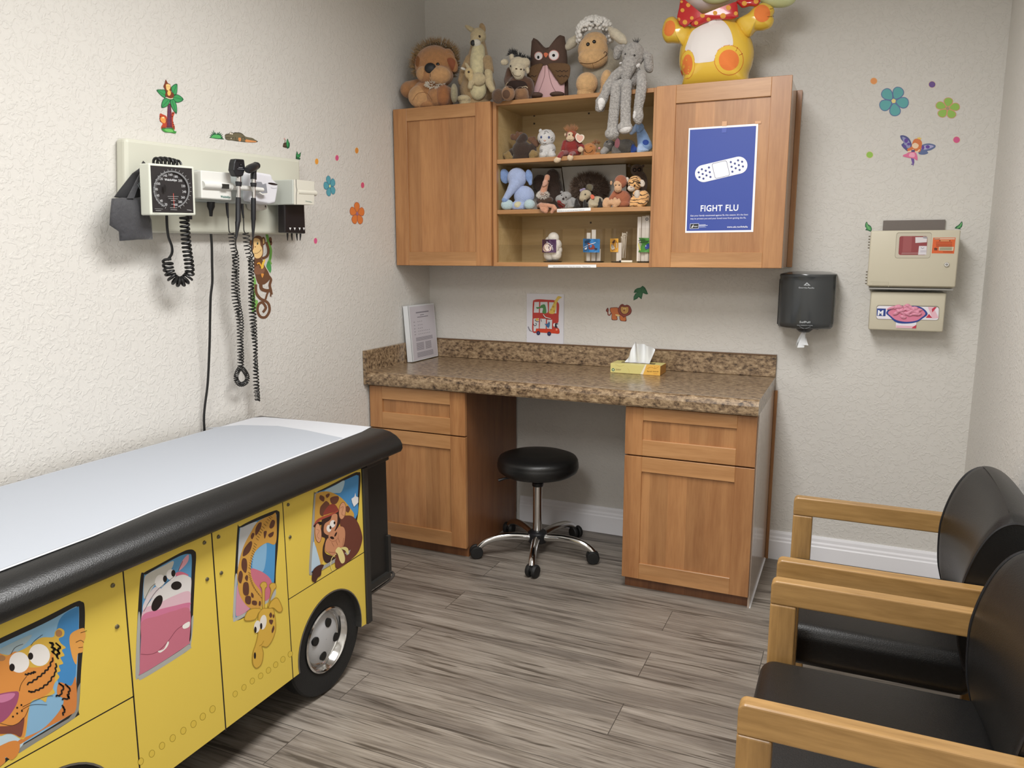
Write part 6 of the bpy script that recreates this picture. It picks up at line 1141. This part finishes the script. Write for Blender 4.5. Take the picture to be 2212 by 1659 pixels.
obj('heart_tag', MB().prism([p.P(x, y, 95)[0] for x, y in smooth_pts(hs, True, 4)], (0, .001, 0)), mat('tag_cream', 'e6dccb', .4), p.r); obj('tag_print', MB().prism([p.P(1172+(x-1172)*.75, 652+(y-652)*.75, 97)[0] for x, y in smooth_pts(hs, True, 4)], (0, .0003, 0)), mat('tag_pink', 'dfae9c', .4), p.r)
f = fur('orange', 'bb7c45'); p = Plush('plush_ball_animal', 'round orange plush animal with a stitched smile, between the red monkey and the grey mouse', 'plush toy', -.22, SH1, S2, (1295, 790), G1_, -.318, .003)
p.part('body', [('e',1295,785,20,86,72,70),('e',1240,755,60,28,24,24),('e',1390,855,20,46,34,40),('b',1300,80,70,10)], f); p.tufts('tuft', [(1370,725,0,30,20,20)], 90, 46, 5, fur('orange_tuft', 'a8713f'), lambda q: q.z > -.2, .5, .3, 11)
p.draw('face', [('3a2416','l',6,[(1232,808),(1265,830),(1305,822),(1330,795)]),('3a2416','l',5,[(1225,790),(1240,800),(1240,818)]),('3a2416','l',4,[(1296,758),(1308,750),(1320,758)])], cut=10)
f = fur('mouse_grey', '74726f'); fl = fur('mouse_pale', 'a9a6a4'); p = Plush('plush_mouse', 'grey plush mouse with a pink ear and white snout lying on the upper open shelf', 'plush toy', -.22, SH1, S2, (1650, 780), G1_, -.318, .003)
p.part('body', [('e',1720,750,0,125,80,80),('e',1765,785,0,50,50,50),('b',1680,110,70,0)], f); p.part('head', [('e',1530,745,30,75,68,60)], f)
p.part('snout', [('c',[(1490,790,50,46),(1460,820,60,42)])], fl); p.part('ear', [('e',1625,718,80,40,72,12,8)], f); p.draw('ear_lining', [('cd8a98','e',(1622,718,30,62,8))], cut=14)
p.part('ear', [('e',1535,725,85,30,18,10,-20)], fl); p.part('paw', [('e',1620,825,70,54,22,40),('b',1620,50,40,65)], fl); p.ball('eye', 1500, 700, 11, 11, eyeb); p.ball('nose', 1408, 775, 16, 14, mat('nose_rose', 'd79a9c', .7))
f = fur('sky', '89a8d4'); fb = mat('plush_royal', '2d4a98', .9, sheen=.3); fwb = fur('sky_pale', 'a9bfe0'); p = Plush('plush_dog', 'light blue plush dog with darker blue patches, rightmost on the upper open shelf', 'plush toy', -.215, SH1, S2, (1950, 720), G1_, -.318, .003)
p.part('body', [('c',[(1900,560,0,50),(1930,660,10,72),(1950,740,10,86)]),('e',1960,760,10,84,62,70),('b',1950,80,70,0)], f); p.part('head', [('e',1890,535,30,55,62,50)], f); p.part('ear', [('c',[(1850,500,40,22),(1820,560,50,34),(1790,595,50,24)])], fwb); p.part('ear', [('c',[(1900,500,60,20),(1905,545,70,28),(1880,570,70,24)])], f)
p.draw('patch', [('2d4a98','e',(1962,705,38,32))], cut=14); p.part('foot', [('e',1830,790,60,34,36,34),('b',1830,30,25,60)], fb); p.part('paw', [('e',1935,800,80,66,24,40),('b',1930,55,35,80)], fwb)
# ---- toys on the lower open shelf ------------------------------------------
G2_ = 'plush toys on the middle open shelf'
f = fur('baby_blue', 'a3b2d6', .06); fe = fur('blue_ear', '7d96c4'); p = Plush('plush_elephant', 'big pale blue plush elephant with a long trunk, leftmost on the middle open shelf', 'plush toy', -.262, SH2, S2, (480, 1300), G2_, -.318)
p.part('body', [('e',510,1345,0,125,120,90),('b',480,130,80,20)], f); p.part('head', [('e',425,1130,30,118,120,90),('c',[(400,1210,70,72),(340,1300,110,46),(280,1390,130,34)]),], f)
p.part('ear', [('e',278,1110,20,62,92,22,-12)], fe); p.part('ear', [('e',568,1110,10,46,84,22,-8),('e',585,1190,15,26,34,18)], fe); p.part('trunk_tip', [('e',280,1395,140,40,34,34)], fe)
p.part('foot', [('e',308,1452,110,76,66,50)], fur('foot_mint', 'b3c8cc', .06)); p.part('foot', [('e',575,1448,100,68,62,50)], fur('foot_mint', '')); p.part('belly_patch', [('e',448,1455,80,62,46,30)], fur('patch_cream', 'cbc3a0'))
f = fur('gorilla', '3d2d25'); p = Plush('plush_gorilla', 'dark brown furry plush animal half hidden behind the ostrich toy', 'plush toy', -.15, SH2, S2, (820, 1250), G2_, -.318)
p.part('body', [('e',860,1300,0,110,190,60),('e',850,1120,10,85,95,50),('e',700,1200,0,90,110,50),('b',820,150,60,0)], f, disp=.006)
f = fur('ostrich_brown', '4a3426'); fp = fur('ostrich_pink', 'c68f72'); p = Plush('plush_ostrich', 'plush ostrich with a long pink neck, white collar and pink feet over the shelf edge', 'plush toy', -.235, SH2, S2, (750, 1390), G2_, -.318, .003)
p.part('body', [('e',745,1400,0,95,62,60),('e',810,1395,0,50,40,50),('b',750,80,60,0)], f); p.part('neck', [('c',[(735,1310,30,46),(748,1265,33,40),(765,1200,36,36),(780,1150,40,35),(786,1122,40,34)])], fp); p.part('beak', [('e',760,1190,75,32,40,22,15),('e',748,1215,85,24,20,16)], fur('beak_pink', 'd0a08a')); p.ball('eye', 800, 1165, 9, 11, eyeb)
p.tufts('collar', [(735,1335,40,62,36,45)], 700, 26, 3, fur('collar_white', 'f4ece2', .03), None, .5, 0, 13)
p.part('foot', [('c',[(680,1465,110,24),(710,1450,180,28),(720,1455,280,30),(770,1460,290,30)]),('c',[(710,1455,280,26),(730,1510,290,26),(770,1530,290,26)]),('e',770,1500,290,36,34,24)], fp, clamp=False); p.part('foot', [('c',[(790,1455,140,24),(800,1460,280,26),(860,1470,285,26),(880,1500,290,26)]),('c',[(870,1490,290,24),(840,1540,290,20)])], fp, clamp=False)
f = fur('hippo_grey', '9a9896'); p = Plush('plush_hippo', 'small grey plush hippo with an open red mouth, right of the ostrich', 'plush toy', -.235, SH2, S2, (1020, 1400), G2_, -.318, .003)
p.part('body', [('e',1070,1420,0,75,60,60),('e',1110,1430,10,40,50,40),('b',1070,80,55,0)], f); p.part('head', [('e',1010,1345,50,65,52,50),('e',950,1385,75,68,55,48),('e',985,1430,60,40,35,40)], f); p.part('ear', [('e',958,1300,40,20,18,12)], f); p.part('ear', [('e',1055,1335,40,18,20,12)], f)
p.draw('mouth', [('9c3f42','s',[(905,1405),(940,1400),(960,1430),(995,1450),(990,1485),(950,1488),(915,1460)]),('2c2422','e',(978,1380,14,14))], cut=10); p.ball('eye', 957, 1338, 8, 9, eyeb); p.ball('eye', 1010, 1360, 9, 10, eyeb)
p.part('foot', [('e',1075,1470,60,40,22,34),('b',1075,36,30,60)], f)
f = fur('porcupine', '54453a'); p = Plush('plush_porcupine', 'shaggy dark brown plush porcupine at the back of the middle open shelf', 'plush toy', -.165, SH2, S2, (1290, 1250), G2_, -.318)
p.part('body', [('e',1290,1270,0,190,160,70),('b',1290,170,70,0)], f); p.part('face', [('e',1290,1245,80,48,44,36),('c',[(1290,1250,90,34),(1310,1275,110,20)])], fur('porcupine_face', '6a6048'))
p.tufts('quills', [(1290,1255,0,185,140,72)], 3200, 84, 2.4, mat('quill', '5e4c3f', .8, var=.3, vscale=40), lambda q: q.y < .6 and not (abs(q.x) < .2 and -.2 < q.z < .3 and q.y < 0), .32, 0, 15)
f = fur('cow_cream', 'b5a78c'); fk = fur('cow_black', '26211e'); p = Plush('plush_cow', 'small cream plush cow lying down with lavender horns and a red ear tag', 'plush toy', -.245, SH2, S2, (1330, 1400), G2_, -.318, .003)
p.part('body', [('e',1380,1410,0,80,62,60),('c',[(1330,1420,40,44),(1300,1455,60,30)]),('b',1370,85,55,0)], f); p.part('head', [('e',1245,1330,50,70,58,50),('e',1215,1370,65,50,44,42)], f); p.part('horn', [('e',1195,1280,50,28,22,16),('e',1225,1265,50,24,18,16)], fur('lavender', '8f83a0')); p.part('ear', [('e',1290,1310,40,22,16,10,50)], f)
p.part('hoof', [('e',1155,1460,60,30,26,26),('b',1155,28,22,60)], fk); p.part('hoof', [('e',1255,1455,80,22,30,26),('b',1255,20,22,80)], fk); p.part('arm', [('c',[(1320,1450,85,28),(1370,1450,80,28)]),('b',1340,40,22,80)], f); p.part('leg', [('e',1440,1450,30,30,36,30),('b',1440,26,25,30)], fk); p.ball('eye', 1240, 1326, 9, 10, eyeb)
obj('ear_tag', MB().prism([p.P(x, y, 100)[0] for x, y in [(1305,1370),(1300,1340),(1320,1325),(1350,1345),(1345,1375),(1322,1385)]], (0, .001, 0)), mat('tag_red', 'd0664a', .4), p.r)
f = fur('orang', 'a05f42'); fm = fur('orang_face', 'cfa47e'); p = Plush('plush_orangutan', 'reddish brown plush orangutan sitting left of the striped tiger', 'plush toy', -.23, SH2, S2, (1670, 1350), G2_, -.318, .003)
p.part('body', [('e',1690,1380,0,100,100,70),('c',[(1600,1310,40,36),(1540,1390,70,30)]),('e',1690,1440,20,90,45,60),('b',1690,95,65,0)], f); p.part('head', [('e',1665,1175,30,78,80,60)], f); p.part('face', [('e',1632,1205,75,56,46,32),('e',1632,1260,82,48,46,36)], fm); p.part('ear', [('e',1550,1190,30,18,30,12)], fm)
p.part('foot', [('c',[(1470,1455,90,26),(1530,1430,95,34),(1575,1420,95,28)]),('c',[(1555,1390,100,14),(1580,1440,100,22)]),('b',1530,60,30,90)], fm); p.part('foot', [('e',1625,1430,90,36,40,28),('c',[(1640,1385,95,14),(1650,1420,95,20)]),('b',1625,34,30,90)], fm)
p.ball('eye', 1605, 1216, 8, 8, eyeb); p.ball('eye', 1645, 1216, 8, 8, eyeb); p.draw('mouth', [('6a4428','l',3,[(1610,1280),(1635,1286),(1655,1278)])], cut=10)
tm, tN, tL, tb = nodes('tiger_stripe', .95); tc = tN.new('ShaderNodeTexCoord'); wv = tN.new('ShaderNodeTexWave'); wv.inputs['Scale'].default_value = 18; wv.inputs['Distortion'].default_value = 7; wv.inputs['Detail Scale'].default_value = 1.4; wv.bands_direction = 'Z'; tL.new(tc.outputs['Object'], wv.inputs['Vector']); rr_ = ramp(tN, [(.07, '3a281c'), (.15, 'e0ae74')]); tL.new(wv.outputs[0], rr_.inputs[0]); tL.new(rr_.outputs[0], tb.inputs['Base Color']); tb.inputs['Sheen Weight'].default_value = .3
fwt = fur('tiger_cream', 'd6cabb'); p = Plush('plush_tiger', 'small orange striped plush tiger, rightmost on the middle open shelf', 'plush toy', -.22, SH2, S2, (1890, 1350), G2_, -.318, .003)
p.part('body', [('e',1925,1370,0,85,95,70),('c',[(1860,1330,20,60),(1860,1420,40,50)]),('b',1910,95,65,0)], tm); p.part('head', [('e',1835,1190,40,88,85,70)], tm); p.part('muzzle', [('e',1790,1255,80,48,38,36)], fwt); p.part('chest', [('e',1860,1330,60,38,58,40)], fwt)
p.part('ear', [('e',1740,1150,40,26,34,14)], fwt); p.part('ear', [('e',1920,1195,50,36,48,14,-15)], fwt); p.part('paw', [('e',1935,1430,80,46,30,38),('b',1935,42,35,75)], tm); p.part('paw', [('e',1840,1445,70,40,26,36),('b',1840,36,32,68)], tm)
p.ball('eye', 1768, 1214, 10, 11, eyebr); p.ball('eye', 1830, 1218, 11, 12, eyebr); p.ball('nose', 1790, 1240, 14, 9, mat('nose_pink', ''))
p.draw('forehead_stripes', [('2a1c14','l',7,q) for q in ([(1790,1140),(1830,1125),(1870,1140)],[(1800,1160),(1840,1150),(1880,1165)],[(1850,1190),(1890,1230)],[(1880,1180),(1905,1200)])], cut=10)
f = fur('lemur', '5c4a3e'); p = Plush('plush_lemur', 'dark brown plush lemur with big dark eye rings, behind the striped tiger', 'plush toy', -.145, SH2, S2, (1890, 1150), G2_, -.318)
p.part('body', [('e',1900,1200,0,85,150,50),('e',1900,1400,0,80,120,50),('b',1900,75,50,0)], f); p.part('head', [('e',1855,1035,30,75,68,50)], f); p.part('ear', [('e',1765,985,20,24,20,12)], f); p.part('ear', [('e',1930,990,20,22,20,12)], f)
p.draw('eye_ring', [('1d1512','e',(1830,1035,26,26)),('1d1512','e',(1885,1030,26,26)),('7a5a48','e',(1830,1035,8,8)),('7a5a48','e',(1885,1030,8,8))], cut=14)
# cards standing at the back of the middle shelf
for (pts, lab) in (([(600,1010),(950,1015),(1015,1500),(600,1500)], 'grey card leaning at the back of the middle open shelf, behind the ostrich'), ([(960,1000),(1725,965),(1735,1480),(1030,1490)], 'wide pale grey card leaning at the back of the middle open shelf, behind the porcupine')):
    P = [at(S2[0]+x/S2[2], S2[1]+y/S2[2], 'y', -.105) for x, y in pts]
    for q in P[2:]: q.z = SH2+.001
    for q in P[:2]: q.z = min(q.z, 1.826)
    o = obj('backing_card', MB().prism(P, (0, .003, 0)), mat('card_grey', 'b5b0a8', .6)); setp(o, lab, 'card')
# ================================================================== render look
S.view_settings.view_transform = 'Standard'; S.view_settings.look = 'None'; S.view_settings.gamma = 1; S.view_settings.use_curve_mapping = False
S.view_settings.exposure = 0.27
